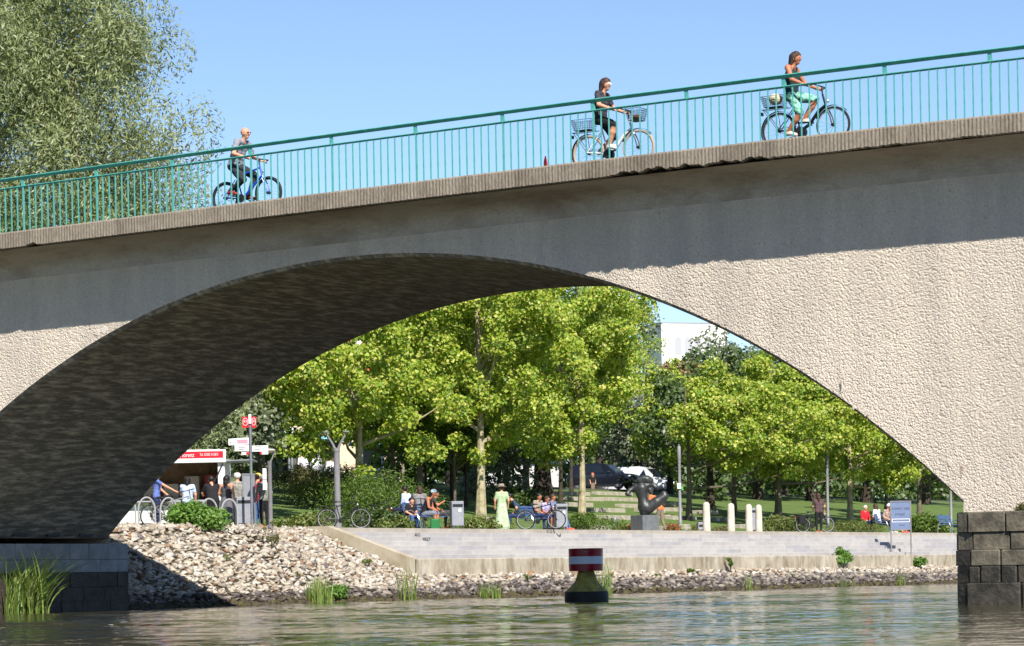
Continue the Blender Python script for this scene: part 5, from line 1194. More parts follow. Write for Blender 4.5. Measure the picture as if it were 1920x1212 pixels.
# ---------------------------------------------------------------- bicycles
def bicycle(name, label, loc, rz, frame_m, fine=False, step=False, basket_f=False, basket_r=False, rack=True, guard=True, tyre_m=None, rim_m=None, battery=False, r=0.345, thick=0.022, group=None, cat='bicycle', tilt=0.0, bag=None, lightm=None):
    root = empty(name, loc, rz, label, cat, group); root.rotation_euler = (tilt, 0, rz)
    ns = 40 if fine else 20; rh, fh = Vector((0,0,r)), Vector((1.10,0,r))
    tyre_m = tyre_m or M_rub; rim_m = rim_m or M_steel
    def tb(nm, segs, m, par=root, n=8):
        mb = MB()
        for pts, rad in segs: mb.tube(pts, rad, n)
        return mb.build(nm, m, par, True)
    for c in (rh, fh):
        mb = MB(); mb.tube([(c.x+(r-thick)*math.cos(t), 0, c.z+(r-thick)*math.sin(t)) for t in np.linspace(0,2*math.pi,ns+1)[:-1]], thick, 8 if fine else 6, closed=True); w_ = mb.build('wheel', tyre_m, root, True)
        mb = MB(); mb.tube([(c.x+(r-2.1*thick)*math.cos(t), 0, c.z+(r-2.1*thick)*math.sin(t)) for t in np.linspace(0,2*math.pi,ns+1)[:-1]], 0.011, 6, closed=True); mb.build('rim', rim_m, w_, True)
        mb = MB()
        for k in range(20 if fine else 12):
            t = 2*math.pi*k/(20 if fine else 12); s_ = 0.03 if k % 2 else -0.03
            mb.tube([(c.x+0.02*math.cos(t+1), s_, c.z+0.02*math.sin(t+1)), (c.x+(r-2*thick)*math.cos(t), 0, c.z+(r-2*thick)*math.sin(t))], 0.0022 if fine else 0.003, 3, cap=False)
        tag(mb.build('spokes', M_galv, w_), kind='stuff')
        mb = MB(); mb.tube([(c.x,-0.045,c.z),(c.x,0.045,c.z)], 0.032, 10); mb.build('hub', M_black, w_, True)
        if guard:
            mb = MB(); a0, a1 = (0.9, 3.6) if c is rh else (0.7, 2.75)
            T_ = np.linspace(a0, a1, 16); V = []
            for t in T_:
                for yy in (-0.028, 0.028):
                    V.append((c.x+(r+0.018)*math.cos(t), yy, c.z+(r+0.018)*math.sin(t))); V.append((c.x+(r+0.024)*math.cos(t), yy, c.z+(r+0.024)*math.sin(t)))
            mb.add(V, [f for i in range(15) for f in ((4*i,4*i+2,4*i+6,4*i+4),(4*i+1,4*i+5,4*i+7,4*i+3))]); mb.build('mudguard', M_black, root)
    bb = Vector((0.44,0,0.29)); st_ = Vector((0.30,0,0.80)); ht = Vector((0.90,0,0.93)); hl = Vector((0.955,0,0.72)); fr = 0.021 if step else 0.018
    segs = [([bb, st_], 0.016), ([bb+Vector((0,0.04,0)), rh+Vector((0,0.06,0))], 0.011), ([bb-Vector((0,0.04,0)), rh-Vector((0,0.06,0))], 0.011), ([st_+Vector((-0.01,0.03,-0.1)), rh+Vector((0,0.06,0))], 0.009), ([st_+Vector((-0.01,-0.03,-0.1)), rh-Vector((0,0.06,0))], 0.009), ([ht, hl], 0.02)]
    if step: segs += [([bb+Vector((0.02,0,0.02)), Vector((0.62,0,0.40)), Vector((0.80,0,0.62)), hl], 0.030), ([bb+Vector((-0.03,0,0.16)), Vector((0.62,0,0.44))], 0.016)]
    else: segs += [([bb, hl], 0.026), ([st_+Vector((0,0,-0.06)), ht+Vector((0.01,0,-0.04))], 0.019)]
    tb('frame', segs, frame_m)
    tb('fork', [([hl, hl+Vector((0.03,0,-0.08))], 0.022), ([hl+Vector((0.025,0.055,-0.06)), Vector((1.06,0.055,0.5)), fh+Vector((0,0.055,0))], 0.012), ([hl+Vector((0.025,-0.055,-0.06)), Vector((1.06,-0.055,0.5)), fh+Vector((0,-0.055,0))], 0.012), ([hl+Vector((0.025,-0.055,-0.06)), hl+Vector((0.025,0.055,-0.06))], 0.014)], frame_m if not step else M_black)
    gx, gz = (0.72, 1.06) if step else (0.82, 1.04)
    tb('handlebar', [([ht, Vector((0.885,0,1.04)), Vector((0.90,0,1.07))], 0.014), ([Vector((gx,0.30,gz)), Vector((gx+0.12,0.26,gz+0.03)), Vector((0.90,0.10,1.07)), Vector((0.90,-0.10,1.07)), Vector((gx+0.12,-0.26,gz+0.03)), Vector((gx,-0.30,gz))], 0.012)], M_black)
    mb = MB(); mb.ell((0.24,0,0.90),(0.09,0.085,0.035),12,6); mb.ell((0.35,0,0.90),(0.13,0.035,0.025),12,6); mb.build('saddle', M_black, root, True)
    tb('seat_post', [([st_, Vector((0.275,0,0.885))], 0.013)], M_steel)
    cr = Vector((math.cos(CRANK), 0, math.sin(CRANK)))*0.165
    tb('crankset', [([bb+Vector((0,0.07,0)), bb+Vector((0,0.075,0))+cr], 0.010), ([bb-Vector((0,0.07,0)), bb-Vector((0,0.075,0))-cr], 0.010), ([bb-Vector((0,0.05,0)), bb-Vector((0,0.058,0))], 0.09)], M_black)
    for s_ in (1,-1):
        p = bb + cr*s_ + Vector((0, 0.12*s_, 0)); mb = MB(); mb.bbox(p.x-0.05,p.x+0.05,p.y-0.04,p.y+0.04,p.z-0.012,p.z+0.012,0.004); mb.build('pedal', M_black, root)
    mb = MB(); mb.tube([(0.0,-0.05,r+0.035),(0.44,-0.055,0.38)],0.005,4); mb.tube([(0.0,-0.05,r-0.035),(0.44,-0.055,0.20)],0.005,4); tag(mb.build('chain', M_black, root), kind='stuff')
    if rack:
        tb('rack', [([(-0.32,0.06,0.76),(0.22,0.06,0.76)],0.007),([(-0.32,-0.06,0.76),(0.22,-0.06,0.76)],0.007),([(-0.30,0.06,0.76),(0,0.07,r)],0.006),([(-0.30,-0.06,0.76),(0,-0.07,r)],0.006),([(-0.05,0.06,0.76),(0,0.07,r)],0.006),([(-0.05,-0.06,0.76),(0,-0.07,r)],0.006),([(-0.32,0.06,0.76),(-0.32,-0.06,0.76)],0.007)], M_black)
        mb = MB(); mb.bbox(-0.37,-0.33,-0.04,0.04,0.66,0.72,0.006); mb.build('rear_light', lightm or M_black, root)
    def basket(nm, c, s, flare):
        mb = MB(); x0,y0,z0 = c; L,W_,H_ = s
        for j in range(6):
            t = j/5; e = flare*t; z = z0+H_*t
            mb.tube([(x0-L/2-e,y0-W_/2-e*.5,z),(x0+L/2+e,y0-W_/2-e*.5,z),(x0+L/2+e,y0+W_/2+e*.5,z),(x0-L/2-e,y0+W_/2+e*.5,z)], 0.006 if j == 5 else 0.0035, 4, closed=True)
        for k in range(11):
            u = -0.5+k/10
            for s_ in (-1,1):
                mb.tube([(x0+u*L,y0+s_*W_/2,z0),(x0+u*(L+2*flare),y0+s_*(W_/2+flare*.5),z0+H_)],0.003,3,cap=False)
                mb.tube([(x0+s_*L/2,y0+u*W_,z0),(x0+s_*(L/2+flare),y0+u*(W_+flare),z0+H_)],0.003,3,cap=False)
        mb.box(x0-L/2,x0+L/2,y0-W_/2,y0+W_/2,z0-0.004,z0+0.002)
        return mb.build(nm, M_black, root)
    if basket_f:
        b_ = basket('front_basket', (1.07,0,0.86), (0.22,0.30,0.22), 0.05)
        mb = MB(); mb.ell((1.07,0,0.92),(0.10,0.12,0.06),10,6); mb.build('basket_load', paint('brown_load',(120,72,48),0.8), b_, True)
    if basket_r:
        b_ = basket('rear_basket', (-0.08,0,0.79), (0.34,0.26,0.20), 0.05)
        if basket_r == 2: mb = MB(); mb.ell((-0.06,0,0.94),(0.13,0.12,0.11),12,8); mb.build('basket_load', paint('cream_bag',(214,196,160),0.8), b_, True)
    if battery: mb = MB(); mb.tube([(0.46,-0.035,0.27),(0.46,0.035,0.27)], 0.10, 16); mb.build('motor', M_black, root, True)
    if bag:
        for s_ in (-1,1):
            mb = MB(); mb.bbox(-0.24,0.08,*sorted((s_*0.09,s_*0.23)),0.40,0.74,0.04); mb.build('pannier', bag, root)
    mb = MB(); mb.ell((1.0,0,0.80 if not basket_f else 0.62),(0.035,0.035,0.035),8,6); mb.build('headlight', M_steel, root, True)
    return root
CRANK = R(-35)

# ---------------------------------------------------------------- people
def ik(a, b, l1, l2, bend):
    """middle joint between a and b; bend is the direction the joint points"""
    a, b = Vector(a), Vector(b); d = b - a; L = min(d.length, (l1+l2)*0.999); u = d.normalized()
    k = (l1*l1 - l2*l2 + L*L)/(2*L); h = math.sqrt(max(l1*l1-k*k, 1e-6)); bend = Vector(bend); n = (bend - bend.dot(u)*u).normalized()
    return a + u*k + n*h
def hand_caps(wr, d, up, side, curl=0.6, m=0, s=1.0):
    """palm and five fingers; d points along the fingers, up is the back of the hand, side towards the thumb"""
    wr, d, up, side = Vector(wr), Vector(d).normalized(), Vector(up).normalized(), Vector(side).normalized()
    c = [(wr, 0.026*s, wr+d*0.075*s, 0.034*s, m), (wr+side*0.02*s+d*0.03*s, 0.018*s, wr+side*0.022*s+d*0.075*s, 0.018*s, m), (wr-side*0.02*s+d*0.03*s, 0.018*s, wr-side*0.022*s+d*0.07*s, 0.017*s, m)]
    for k, (o, L) in enumerate(((0.030,0.036),(0.010,0.042),(-0.010,0.039),(-0.029,0.030))):
        b = wr + d*0.085*s + side*o*s
        d1 = (d - up*0.45*curl).normalized(); d2 = (d - up*1.8*curl).normalized()
        k1 = b + d1*L*s; c += [(b, 0.0105*s, k1, 0.0095*s, m), (k1, 0.0095*s, k1+d2*L*0.95*s, 0.0085*s, m)]
    t0 = wr + d*0.02*s + side*0.025*s; t1 = t0 + (side*0.8+d*0.6-up*0.3).normalized()*0.042*s; t2 = t1 + (d-up*0.5).normalized()*0.032*s
    c += [(t0,0.013*s,t1,0.0115*s,m),(t1,0.0115*s,t2,0.010*s,m)]
    return c
SKIN, TOP, BOT, SHOE, CALF, ARM = range(6)
def person(label, loc, rz, J, top, bottom, shoe, skin=None, hair=None, hair_style='short', sleeves='short', legs='long', h=0.024, fingers=False, girth=1.0, skirt=None, hat=None, glasses=None, calf=None, group=None, name='person', female=False, bag=None):
    """J: joints in local metres (x forward): hip, chest, neck, head (centre), sho_l/r, elb, wri, hipl/r, kne, ank, toe"""
    skin = skin or M_skin; hair = hair or M_haird
    mats = [skin, top, bottom, shoe, calf or skin, skin if sleeves != 'long' else top]
    g = girth; V3 = Vector
    j = {k: V3(v) for k, v in J.items()}
    hd = j['head']; fw = V3(J.get('face', (1,0,-0.05))).normalized(); upv = (hd - j['neck']); upv = (V3((0,0,1))*0.8 + upv.normalized()*0.5).normalized()
    sd_ = upv.cross(fw).normalized()
    c = []
    sw = 0.105 if female else 0.12
    lat = (j['sho_l'] - j['sho_r']).normalized(); hl_ = (j['hip_l'] - j['hip_r']).normalized()
    mid = (j['hip'] + j['chest'])/2
    for s_ in (-1, 1):
        c.append((j['hip']+hl_*0.075*s_, 0.105*g, mid+lat*0.06*s_, 0.10*g, TOP)); c.append((mid+lat*0.06*s_, 0.10*g, j['chest']+lat*0.075*s_, 0.108*g, TOP))
        c.append((j['chest']+lat*0.07*s_, 0.10*g, j['neck']+lat*0.05*s_-upv*0.06, 0.06, TOP))
        sh = j['sho_l'] if s_ > 0 else j['sho_r']; el = j['elb_l'] if s_ > 0 else j['elb_r']; wr = j['wri_l'] if s_ > 0 else j['wri_r']
        c.append((j['neck']-upv*0.05+lat*0.04*s_, 0.055, sh, 0.06*g, TOP if sleeves != 'none' else SKIN))
        if sleeves == 'short':
            me_ = sh.lerp(el, 0.6); c.append((sh, 0.062*g, me_, 0.056*g, TOP)); c.append((me_, 0.046, el, 0.040, SKIN))
        else: c.append((sh, 0.056*g, el, 0.042, ARM))
        c.append((el, 0.041, wr, 0.028, ARM if sleeves == 'long' else SKIN))
        dv = (wr - el).normalized(); hdir = V3(J.get('hand_dir', dv))
        up_ = V3((0,0,1)) - hdir.dot(V3((0,0,1)))*hdir
        if up_.length < 0.2: up_ = V3((1,0,0))
        if fingers: c += [(V3(a),ra,V3(b),rb,SKIN) for a,ra,b,rb,_ in hand_caps(wr, hdir, up_, -lat*s_, 0.8)]
        else: c += [(wr, 0.03, wr+hdir*0.09, 0.028, SKIN), (wr+hdir*0.02-lat*s_*0.02, 0.014, wr+hdir*0.075-lat*s_*0.045, 0.012, SKIN)]
        hp = j['hip_l'] if s_ > 0 else j['hip_r']; kn = j['kne_l'] if s_ > 0 else j['kne_r']; an = j['ank_l'] if s_ > 0 else j['ank_r']; to = j['toe_l'] if s_ > 0 else j['toe_r']
        c.append((hp, 0.092*g, kn, 0.064*g, BOT) if legs != 'bare' else (hp, 0.088, kn, 0.058, SKIN))
        if legs == 'shorts': c.append((hp, 0.10*g, hp.lerp(kn,0.8), 0.085*g, BOT)); 
        cm = CALF if legs != 'long' else BOT
        mc = kn.lerp(an, 0.35); c.append((kn, 0.056, mc, 0.060, cm)); c.append((mc, 0.060, an, 0.040, cm))
        c.append((an-V3((0,0,0.02)), 0.042, to, 0.034, SHOE)); hv = (an-to); hv.z = 0; hv = hv.normalized() if hv.length > 0.01 else V3((0,0,0)); c.append((an-V3((0,0,0.035)), 0.040, an-V3((0,0,0.045))+hv*0.035, 0.034, SHOE))
    c.append((j['neck']-upv*0.05, 0.058, hd-upv*0.05, 0.052, SKIN))
    c += [(hd+upv*0.03-fw*0.02, 0.092, hd+upv*0.01+fw*0.012, 0.086, SKIN), (hd+fw*0.03-upv*0.045, 0.062, hd+fw*0.045-upv*0.075, 0.042, SKIN),
          (hd+fw*0.088+upv*0.01, 0.012, hd+fw*0.104-upv*0.018, 0.016, SKIN), (hd+sd_*0.088-fw*0.005, 0.014, hd+sd_*0.09-upv*0.03-fw*0.005, 0.012, SKIN), (hd-sd_*0.088-fw*0.005, 0.014, hd-sd_*0.09-upv*0.03-fw*0.005, 0.012, SKIN)]
    if skirt:
        for s_ in (-1,1): c.append((j['hip']+hl_*0.05*s_, 0.12*g, V3(skirt[0])+hl_*0.08*s_, skirt[1], BOT))
    c = [(tuple(a), ra, tuple(b), rb, m) for a, ra, b, rb, m in c]
    root = empty(name, loc, rz, label, 'person', group)
    cloth = np.array([q[4] in (TOP, BOT) for q in c])
    def folds(P, D):
        a = np.sin(P[...,0]*31 + 9*P[...,1] + 3*np.sin(P[...,2]*17))*np.sin(P[...,2]*38 + 7*P[...,1]) + 0.6*np.sin(P[...,2]*61 + P[...,0]*23)
        nr = np.abs(D) < 0.04; out = D.copy(); q = P[nr]
        if len(q): _, ix = sdf_caps(q, c, 0.022); out[nr] = D[nr] + np.where(cloth[ix], 0.0045*a[nr], 0)
        return out
    link('body', capsule_mesh('body', c, mats, h, 0.022, folds), root)
    # hair / hat / glasses
    if hair_style != 'bald':
        hc = [(hd+upv*0.035-fw*0.028, 0.100, hd+upv*0.045-fw*0.012, 0.098, 0)]
        if hair_style in ('bob','long','pony'):
            hc += [(hd-fw*0.055+upv*0.02, 0.085, hd-fw*0.075-upv*0.10, 0.062, 0)] + [(hd+sd_*0.07*s_-fw*0.03, 0.04, hd+sd_*0.075*s_-fw*0.05-upv*0.11, 0.03, 0) for s_ in (-1,1)]
        if hair_style == 'long': hc += [(hd-fw*0.075-upv*0.10, 0.062, hd-fw*0.095-upv*0.24, 0.03, 0)]
        hc = [(tuple(a), ra, tuple(b), rb, m) for a, ra, b, rb, m in hc]
        cut = np.array(hd+fw*0.10-upv*0.045)
        ex = lambda P, D: np.maximum(D + 0.005*np.sin(P[...,1]*95+P[...,0]*40)*np.sin(P[...,2]*30), 0.098-np.linalg.norm(P-cut, axis=-1))
        link('hair', capsule_mesh('hair', hc, [hair], max(0.012, h*0.7), 0.03, ex), root)
    if hat:
        kind, m_ = hat; mb = MB()
        hm = Matrix.Translation(hd) @ Matrix((( *fw,0),(*sd_,0),(*upv,0),(0,0,0,1))).transposed()
        if kind == 'sun': mb.lathe([(0.21,0.05),(0.215,0.058),(0.115,0.07),(0.11,0.13),(0.08,0.165),(0.01,0.17)], 20)
        else: mb.lathe([(0.112,0.03),(0.112,0.07),(0.095,0.115),(0.05,0.14),(0.01,0.145)], 18); (kind == 'cap') and mb.bbox(0.08,0.20,-0.07,0.07,0.03,0.042,0.004)
        mb.v = [tuple(hm @ Vector(p)) for p in mb.v]
        mb.build('hat', m_, root, True)
    if glasses:
        mb = MB()
        for s_ in (-1,1):
            q = hd + fw*0.092 + upv*0.012 + sd_*0.034*s_; mb.ell(q, (0.016,0.026,0.02), 8, 6); mb.tube([hd+fw*0.088+upv*0.018+sd_*0.05*s_, hd+upv*0.012+sd_*0.096*s_-fw*0.01], 0.007, 5)
        mb.build('sunglasses', glasses, root, True)
    else:
        for s_ in (-1,1):
            mb = MB(); mb.ell(hd + fw*0.088 + upv*0.012 + sd_*0.033*s_, (0.008,0.013,0.008), 6, 4); mb.build('eye', M_haird, root)
    return root
def stand_pose(H=1.72, lean=0.0, arm_l=None, arm_r=None, stride=0.0, face=None, turn=0.0):
    s = H/1.74; P = dict(hip=(0,0,0.95), chest=(0.02+lean*0.35,0,1.30), neck=(0.02+lean*0.5,0,1.49), head=(0.05+lean*0.62,0,1.625),
        sho_l=(0.01+lean*0.46,0.185,1.43), sho_r=(0.01+lean*0.46,-0.185,1.43), hip_l=(0,0.09,0.91), hip_r=(0,-0.09,0.91),
        kne_l=(0.04+stride*0.5,0.10,0.50), kne_r=(0.03-stride*0.35,-0.10,0.50), ank_l=(stride,0.10,0.085), ank_r=(-stride,-0.10,0.085+abs(stride)*0.15), toe_l=(0.15+stride,0.12,0.035), toe_r=(0.15-stride,-0.12,0.035+abs(stride)*0.05))
    for sd, a in (('l', arm_l), ('r', arm_r)):
        sg = 1 if sd == 'l' else -1; sh = Vector(P['sho_'+sd])
        w_ = Vector(a) if a else sh + Vector((0.08, sg*0.07, -0.52))
        P['wri_'+sd] = tuple(w_); P['elb_'+sd] = tuple(ik(sh, w_, 0.29, 0.26, (-0.6, sg*0.5, -0.3)))
    P = {k: tuple(q*s for q in v) for k, v in P.items()}
    if face: P['face'] = face
    return P
def sit_pose(seat=0.45, lean=0.1, arm_l=None, arm_r=None, leg=0.42, legs=None, face=None, S=1.0):
    z = seat + 0.10
    P = dict(hip=(0,0,z), chest=(0.02+lean*0.4,0,z+0.36), neck=(0.03+lean*0.62,0,z+0.55), head=(0.07+lean*0.8,0,z+0.68), sho_l=(0.02+lean*0.55,0.185,z+0.49), sho_r=(0.02+lean*0.55,-0.185,z+0.49), hip_l=(0.02,0.09,z-0.02), hip_r=(0.02,-0.09,z-0.02),
        kne_l=(0.44,0.13,z+0.0), kne_r=(0.44,-0.13,z+0.0), ank_l=(leg,0.13,0.09), ank_r=(leg,-0.13,0.09), toe_l=(leg+0.16,0.15,0.04), toe_r=(leg+0.16,-0.15,0.04))
    if legs: P.update(legs)
    for sd, a in (('l', arm_l), ('r', arm_r)):
        sg = 1 if sd == 'l' else -1; sh = Vector(P['sho_'+sd]); w_ = Vector(a) if a else Vector((0.30, sg*0.10, z+0.10))
        P['wri_'+sd] = tuple(w_); P['elb_'+sd] = tuple(ik(sh, w_, 0.29, 0.26, (-0.5, sg*0.6, -0.5)))
    P = {k: tuple(q*S for q in v) for k, v in P.items()}
    if face: P['face'] = face
    return P
def ride_pose(lean, grip, S=1.0, saddle=(0.25,0.93), side=0.0):
    bb = Vector((0.44,0,0.29)); cr = Vector((math.cos(CRANK),0,math.sin(CRANK)))*0.165
    hx, hz = saddle[0]+0.02, saddle[1]+0.07
    L = 0.50*S
    ch = Vector((hx+0.62*L*math.sin(lean), 0, hz+0.02+0.68*L*math.cos(lean))); nk = Vector((hx+1.06*L*math.sin(lean), 0, hz+1.08*L*math.cos(lean)))
    P = dict(hip=(hx,0,hz), chest=tuple(ch), neck=tuple(nk), head=(nk.x+0.075,0,nk.z+0.125), sho_l=(nk.x-0.01,0.185*S,nk.z-0.06), sho_r=(nk.x-0.01,-0.185*S,nk.z-0.06), hip_l=(hx+0.01,0.085,hz-0.03), hip_r=(hx+0.01,-0.085,hz-0.03))
    for sd, sg in (('l',1),('r',-1)):
        p = bb + cr*sg + Vector((0, 0.11*sg, 0)); an = p + Vector((-0.09, 0, 0.115)); hp = Vector(P['hip_'+sd])
        P['ank_'+sd] = tuple(an); P['toe_'+sd] = tuple(p + Vector((0.07, 0.01*sg, 0.045))); P['kne_'+sd] = tuple(ik(hp, an, 0.44*S, 0.43*S, (1, 0.15*sg, 0.3)))
        w_ = Vector((grip[0]-0.07, 0.27*sg, grip[1]+0.045)); sh = Vector(P['sho_'+sd]); P['wri_'+sd] = tuple(w_); P['elb_'+sd] = tuple(ik(sh, w_, 0.30*S, 0.27*S, (-0.2, 0.5*sg, -0.6)))
    P['hand_dir'] = (0.96, 0, -0.22)
    return P

# ---- the three riders on the bridge
def cyc_at(xm, y=0.95):
    sl_ = (curb(xm+0.55)-curb(xm-0.55))/1.1
    return (xm-0.55, y, curb(xm-0.55)-0.03+0.0), -math.atan(sl_)
G3 = 'cyclists crossing the bridge'
def rider(xm, bike_kw, pers_kw, pose, label_b, label_p):
    loc, pitch = cyc_at(xm)
    b_ = bicycle('bicycle', label_b, loc, 0, fine=True, group='bicycles ridden across the bridge', **bike_kw); b_.rotation_euler = (0, pitch, 0)
    p_ = person(label_p, loc, 0, pose, h=0.0125, fingers=True, group=G3, **pers_kw); p_.rotation_euler = (0, pitch, 0)
M_blue = paint('blue_frame', (24,72,190), 0.3); M_wfr = paint('white_frame', (228,228,230), 0.3); M_bfr = paint('dark_frame', (22,22,34), 0.3)
CRANK = R(-20)
rider(5.22, dict(frame_m=M_blue, step=False, rack=False, guard=False, thick=0.03, rim_m=M_black),
      dict(top=mat('grey_shirt', srgb(132,132,140), 0.9), bottom=mat('dark_shorts', srgb(44,42,54), 0.9), shoe=paint('red_shoe',(150,44,40)), hair_style='bald', legs='shorts', calf=mat('dark_sock', srgb(52,42,42), 0.9), glasses=mat('red_glasses', srgb(70,20,24), 0.2), girth=1.1),
      ride_pose(R(24), (0.82,1.04), 1.04), 'blue mountain bike with fat black tyres under the man in grey', 'bald cyclist in grey t-shirt, dark shorts and sunglasses')
CRANK = R(190)
rider(13.92, dict(frame_m=M_wfr, step=True, basket_f=True, basket_r=1, battery=True, tyre_m=mat('cream_tyre', srgb(176,150,126), 0.8)),
      dict(top=mat('charcoal_shirt', srgb(56,54,60), 0.9), bottom=mat('black_shorts', srgb(26,25,30), 0.9), shoe=paint('white_shoe',(220,214,206)), hair=M_hairb, hair_style='bob', legs='shorts', glasses=paint('white_glasses',(236,232,232)), female=True),
      ride_pose(R(9), (0.72,1.06), 0.94), 'white step-through city bicycle with two wire baskets', 'cyclist in charcoal shirt and shorts wearing white sunglasses')
M_green_pr = mat('green_print_cloth', srgb(150,214,186), 0.9, srgb(34,72,74), 9, detail=2)
CRANK = R(45)
rider(18.0, dict(frame_m=M_bfr, step=True, basket_r=2, battery=True, guard=True),
      dict(top=mat('dark_teal_top', srgb(30,48,52), 0.9), bottom=M_green_pr, shoe=paint('pale_sandal',(222,206,190)), skin=M_skint, hair=M_hairb, hair_style='bob', sleeves='none', legs='shorts', female=True),
      ride_pose(R(4), (0.72,1.06), 0.98), 'dark step-through city bicycle with a loaded rear basket', 'cyclist in sleeveless top and green patterned trousers')

# ---- people on the promenade; x is the distance back from the river
ZP = 2.306
FC = YAW - R(90)      # facing the camera
def at(px, x, z=ZP): return (x, yat(px, x), z)
def shirt(name, c, v=None): return mat(name, srgb(*c), 0.9, srgb(*v) if v else None, 9)
black = shirt('black_cloth', (26,25,28)); denim = shirt('denim', (74,104,150), (58,84,128)); navy = shirt('navy_cloth', (40,52,92)); grey = shirt('grey_cloth', (120,118,120)); khaki = shirt('khaki_cloth', (124,110,92)); white = shirt('white_cloth', (226,226,230)); dgrey = shirt('dark_grey_cloth', (62,62,66))
shoe_d = paint('dark_shoe', (34,32,34)); shoe_w = paint('light_shoe', (214,210,206)); shoe_o = paint('orange_shoe', (232,104,44)); shoe_r = paint('coral_shoe', (224,84,70))
Q = 'people queuing at the cafe trailer'
person('person in blue shirt astride a bicycle, arm stretched to the right', at(294,-13.0), YAW, stand_pose(1.74, arm_r=(0.62,-0.15,1.08), arm_l=(0.3,0.25,1.0)), shirt('blue_pattern_shirt',(66,84,150),(110,130,190)), navy, shoe_d, hair=M_hairbl, group=Q)
person('dark-haired person with white sleeves at the trailer counter', at(352,-14.4), YAW+R(90), stand_pose(1.66, arm_l=(0.35,0.1,1.1)), shirt('pale_blue_shirt',(170,186,212)), dgrey, shoe_d, hair=M_haird, hair_style='bob', group=Q)
person('broad person in black leaning at the trailer counter', at(400,-14.6), YAW+R(110), stand_pose(1.72, lean=0.3, arm_l=(0.55,0.2,1.15), arm_r=(0.5,-0.25,1.15)), black, black, shoe_d, hair=M_haird, girth=1.25, group=Q)
person('girl with blond ponytail in a long grey dress', at(425,-12.4), YAW+R(70), stand_pose(1.60, arm_l=(0.25,0.25,1.0)), dgrey, shirt('grey_skirt',(96,96,100)), shoe_d, hair=M_haird, hair_style='long', sleeves='none', skirt=((0.0,0,0.12),0.2), female=True, group=Q)
person('person in grey camouflage vest and pale cap', at(446,-12.8), YAW+R(95), stand_pose(1.72), shirt('camo_vest',(150,146,136),(84,82,74)), dgrey, shoe_d, hair=M_hairg, hat=('cap', shirt('pale_cap',(206,202,194))), group=Q)
person('person in mottled olive jacket behind the signpost', at(464,-12.7), YAW+R(80), stand_pose(1.70), shirt('olive_jacket',(122,116,98),(78,74,62)), dgrey, shoe_d, hair=M_hairg, sleeves='long', group=Q)
person('person in maroon shirt and blue jeans right of the signpost', at(483,-13.2), YAW+R(60), stand_pose(1.76), shirt('maroon_shirt',(142,32,58)), denim, shoe_d, hair=M_haird, hat=('cap', paint('yellow_cap',(206,180,84))), group=Q)
person('elderly person in grey patterned blouse and black trousers beside the disc lamp', at(496,-11.5), YAW+R(120), stand_pose(1.62), shirt('grey_blouse',(136,138,124),(88,90,80)), black, shoe_d, hair=shirt('silver_hair',(150,146,140)), sleeves='long', female=True, group=Q)
# bench group
person('man in loose white and blue shirt seen from behind on the bench', at(766,-13.3), R(180), sit_pose(0.62, 0.12), shirt('white_blue_shirt',(206,212,232),(150,166,206)), navy, shoe_d, hair=M_haird, sleeves='long', girth=1.15)
person('dark-haired person in grey top behind the bench', at(787,-13.5), R(120), sit_pose(0.64, 0.05, face=(1,0.2,0)), grey, dgrey, shoe_d, hair=M_hairb, hair_style='bob', female=True)
person('seated person in black vest with patterned bandana and shorts', at(795,-12.3), R(15), sit_pose(0.45, 0.32, arm_l=(0.42,0.06,0.66), arm_r=(0.42,-0.06,0.66)), black, shirt('grey_shorts',(112,116,126)), shoe_d, skin=M_skint, hair=M_haird, hair_style='bob', sleeves='none', legs='shorts', girth=1.12, hat=('band', shirt('bandana',(176,196,206),(70,84,96))))
person('child with dark hair sitting on the blue bench', at(769,-12.4), R(-30), sit_pose(0.45, 0.1, S=0.78), black, denim, shoe_d, hair=M_haird)
person('seated person in dark clothes stretching a leg with an orange shoe', at(812,-12.5), R(30), sit_pose(0.45, 0.05, arm_r=(0.35,-0.2,0.95), legs=dict(kne_l=(0.47,0.1,0.62), ank_l=(0.82,0.02,0.34), toe_l=(0.92,0.02,0.48))), shirt('dark_green_top',(52,60,50)), dgrey, shoe_o, skin=M_skint, hair=M_haird, sleeves='short')
bgr = empty('green_bag', at(815,-11.55), YAW, 'green shopping bag on the ground before the bench group', 'bag')
mb = MB(); mb.bbox(-0.16,0.16,-0.1,0.1,0,0.34,0.04); mb.build('body', paint('green_bag_cloth',(30,104,52),0.5), bgr)
for s_ in (-0.06, 0.06):
    mb = MB(); mb.tube([(-0.07,s_,0.33),(-0.05,s_,0.46),(0.05,s_,0.46),(0.07,s_,0.33)],0.01,5); mb.build('handle', paint('green_bag_cloth',(30,104,52),0.5), bgr)
person('woman in pale green dress and sun hat walking with her back turned', at(941,-12.6), YAW+R(100), stand_pose(1.62, stride=0.06), shirt('pale_green_dress',(172,188,150),(124,150,112)), shirt('pale_green_skirt',(184,200,164),(148,172,136)), shoe_w, hair=M_hairb, skirt=((0.0,0,0.14),0.2), hat=('sun', shirt('straw_hat',(140,128,112))), female=True)
person('seated person bowed over in dark blue jeans at the bench end', at(978,-12.5), R(-150), sit_pose(0.45, 0.45), shirt('teal_dark_top',(46,66,84)), navy, shoe_d, hair=M_haird)
person('seated man in grey shirt with his arm around the girl', at(1007,-12.5), R(-10), sit_pose(0.45, 0.05, arm_l=(0.2,0.4,0.85)), shirt('stone_shirt',(146,136,122)), navy, shoe_d, skin=M_skint, hair=M_haird, girth=1.1)
person('seated girl in white and lilac top with bare legs', at(1020,-12.3), R(0), sit_pose(0.45, 0.1, S=0.92), shirt('lilac_top',(196,184,212),(110,116,176)), navy, shoe_d, skin=M_skint, hair=M_hairb, legs='shorts', female=True)
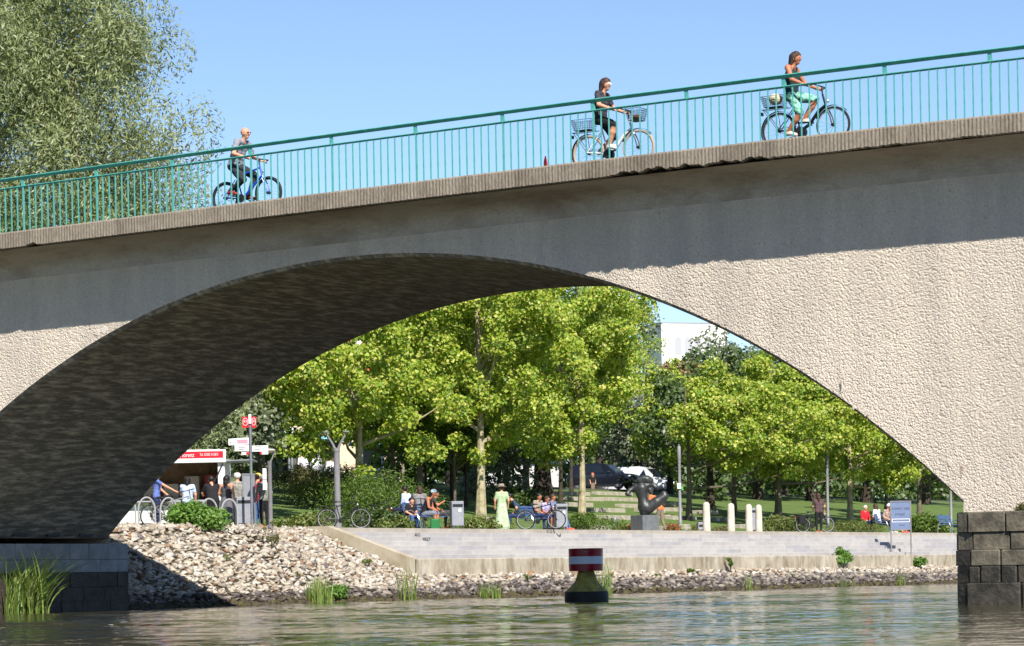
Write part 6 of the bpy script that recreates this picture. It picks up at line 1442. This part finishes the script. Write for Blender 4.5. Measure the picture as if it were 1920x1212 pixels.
person('seated person in jeans with stretched legs beside the litter bin', at(1036,-12.5), R(5), sit_pose(0.45, -0.05, leg=0.62), shirt('blue_vest',(110,120,150)), denim, shoe_r, skin=M_skint, hair=M_hairb)
person('person in orange shirt and khaki trousers bending behind the statue', at(1238,-12.8), YAW+R(150), stand_pose(1.7, lean=0.75, stride=0.16), paint('orange_shirt',(240,112,62),0.9), khaki, shoe_d, hair=M_haird)
person('person in black trousers with blue bag standing at the loaded bicycle', at(1535,-12.0), YAW+R(95), stand_pose(1.70, arm_l=(0.3,0.2,1.0)), shirt('dark_rust_top',(96,62,52),(52,58,76)), black, shoe_r, hair=M_hairb, hair_style='long', female=True)
person('white-haired person in bright red shirt behind the low shrub', at(1620,-14.8), YAW-R(60), sit_pose(0.48, 0.05), paint('red_shirt',(190,26,40),0.9), dgrey, shoe_d, hair=M_hairg, sleeves='long')
person('seated person in white shirt seen from behind on the blue bench', at(1646,-12.6), R(170), sit_pose(0.45, 0.1), white, navy, shoe_d, hair=M_hairb, hair_style='bob')
person('seated person in white cap and patterned shirt on the blue bench', at(1660,-12.4), R(-20), sit_pose(0.45, 0.2), shirt('check_shirt',(176,150,136),(110,96,92)), dgrey, shoe_w, hair=M_hairg, hat=('cap', white))
person('person with bare legs and coral shoes half hidden by the town board', at(1681,-12.4), R(-15), sit_pose(0.45, 0.15), paint('pink_shirt',(206,110,100),0.9), shirt('light_shorts',(196,190,180)), shoe_r, hair=M_hairb, legs='shorts')
person('child in black t-shirt standing before the parked black car', (-44.0, yat(1111,-44.0,900), lawn_z(-44.0)), YAW-R(70), stand_pose(1.12), black, khaki, shoe_d, hair=paint('red_hair',(170,90,60),0.8))
for px, xx, lb, m_ in ((571,-42,'guest in white shirt bent forward on the restaurant terrace',white), (592,-42,'guest in white shirt leaning back on the restaurant terrace',shirt('white_stripe',(222,222,226),(196,200,210))), (622,-39,'guest in white top by the forked lamp post',white)):
    person(lb, (xx, yat(px,xx,880), lawn_z(xx)+0.25), R(150), sit_pose(0.5, 0.35 if px == 571 else 0.1), m_, dgrey, shoe_d, hair=M_hairb, sleeves='long')
# ---- bicycles on the far bank
CRANK = R(20)
bicycle('parked_bicycle', 'bicycle held by the person in blue shirt', at(283,-12.7), YAW+R(20), M_black, cat='bicycle', rack=True)
bicycle('parked_bicycle', 'silver bicycle leaning between the steel hoops', at(305,-11.6), YAW-R(15), M_steel, tilt=R(6))
bicycle('parked_bicycle', 'black bicycle parked at the forked lamp post', at(613,-12.9), YAW+R(4), M_black, tilt=R(5))
bicycle('parked_bicycle', 'black bicycle leaning into the dark low shrub', at(690,-14.4), YAW+R(30), M_black, tilt=R(-12))
bicycle('loaded_bicycle', 'touring bicycle with dark panniers and red tail light', at(1505,-12.6), YAW+R(12), M_black, bag=black, lightm=M_redp)
bicycle('parked_bicycle', 'bicycle with red tail light behind the bandana wearer', at(746,-12.9), YAW+R(35), M_black, lightm=M_redp, tilt=R(4))
bicycle('parked_bicycle', 'bicycle standing before the family bench', at(985,-11.5), YAW+R(-5), M_black, tilt=R(5))
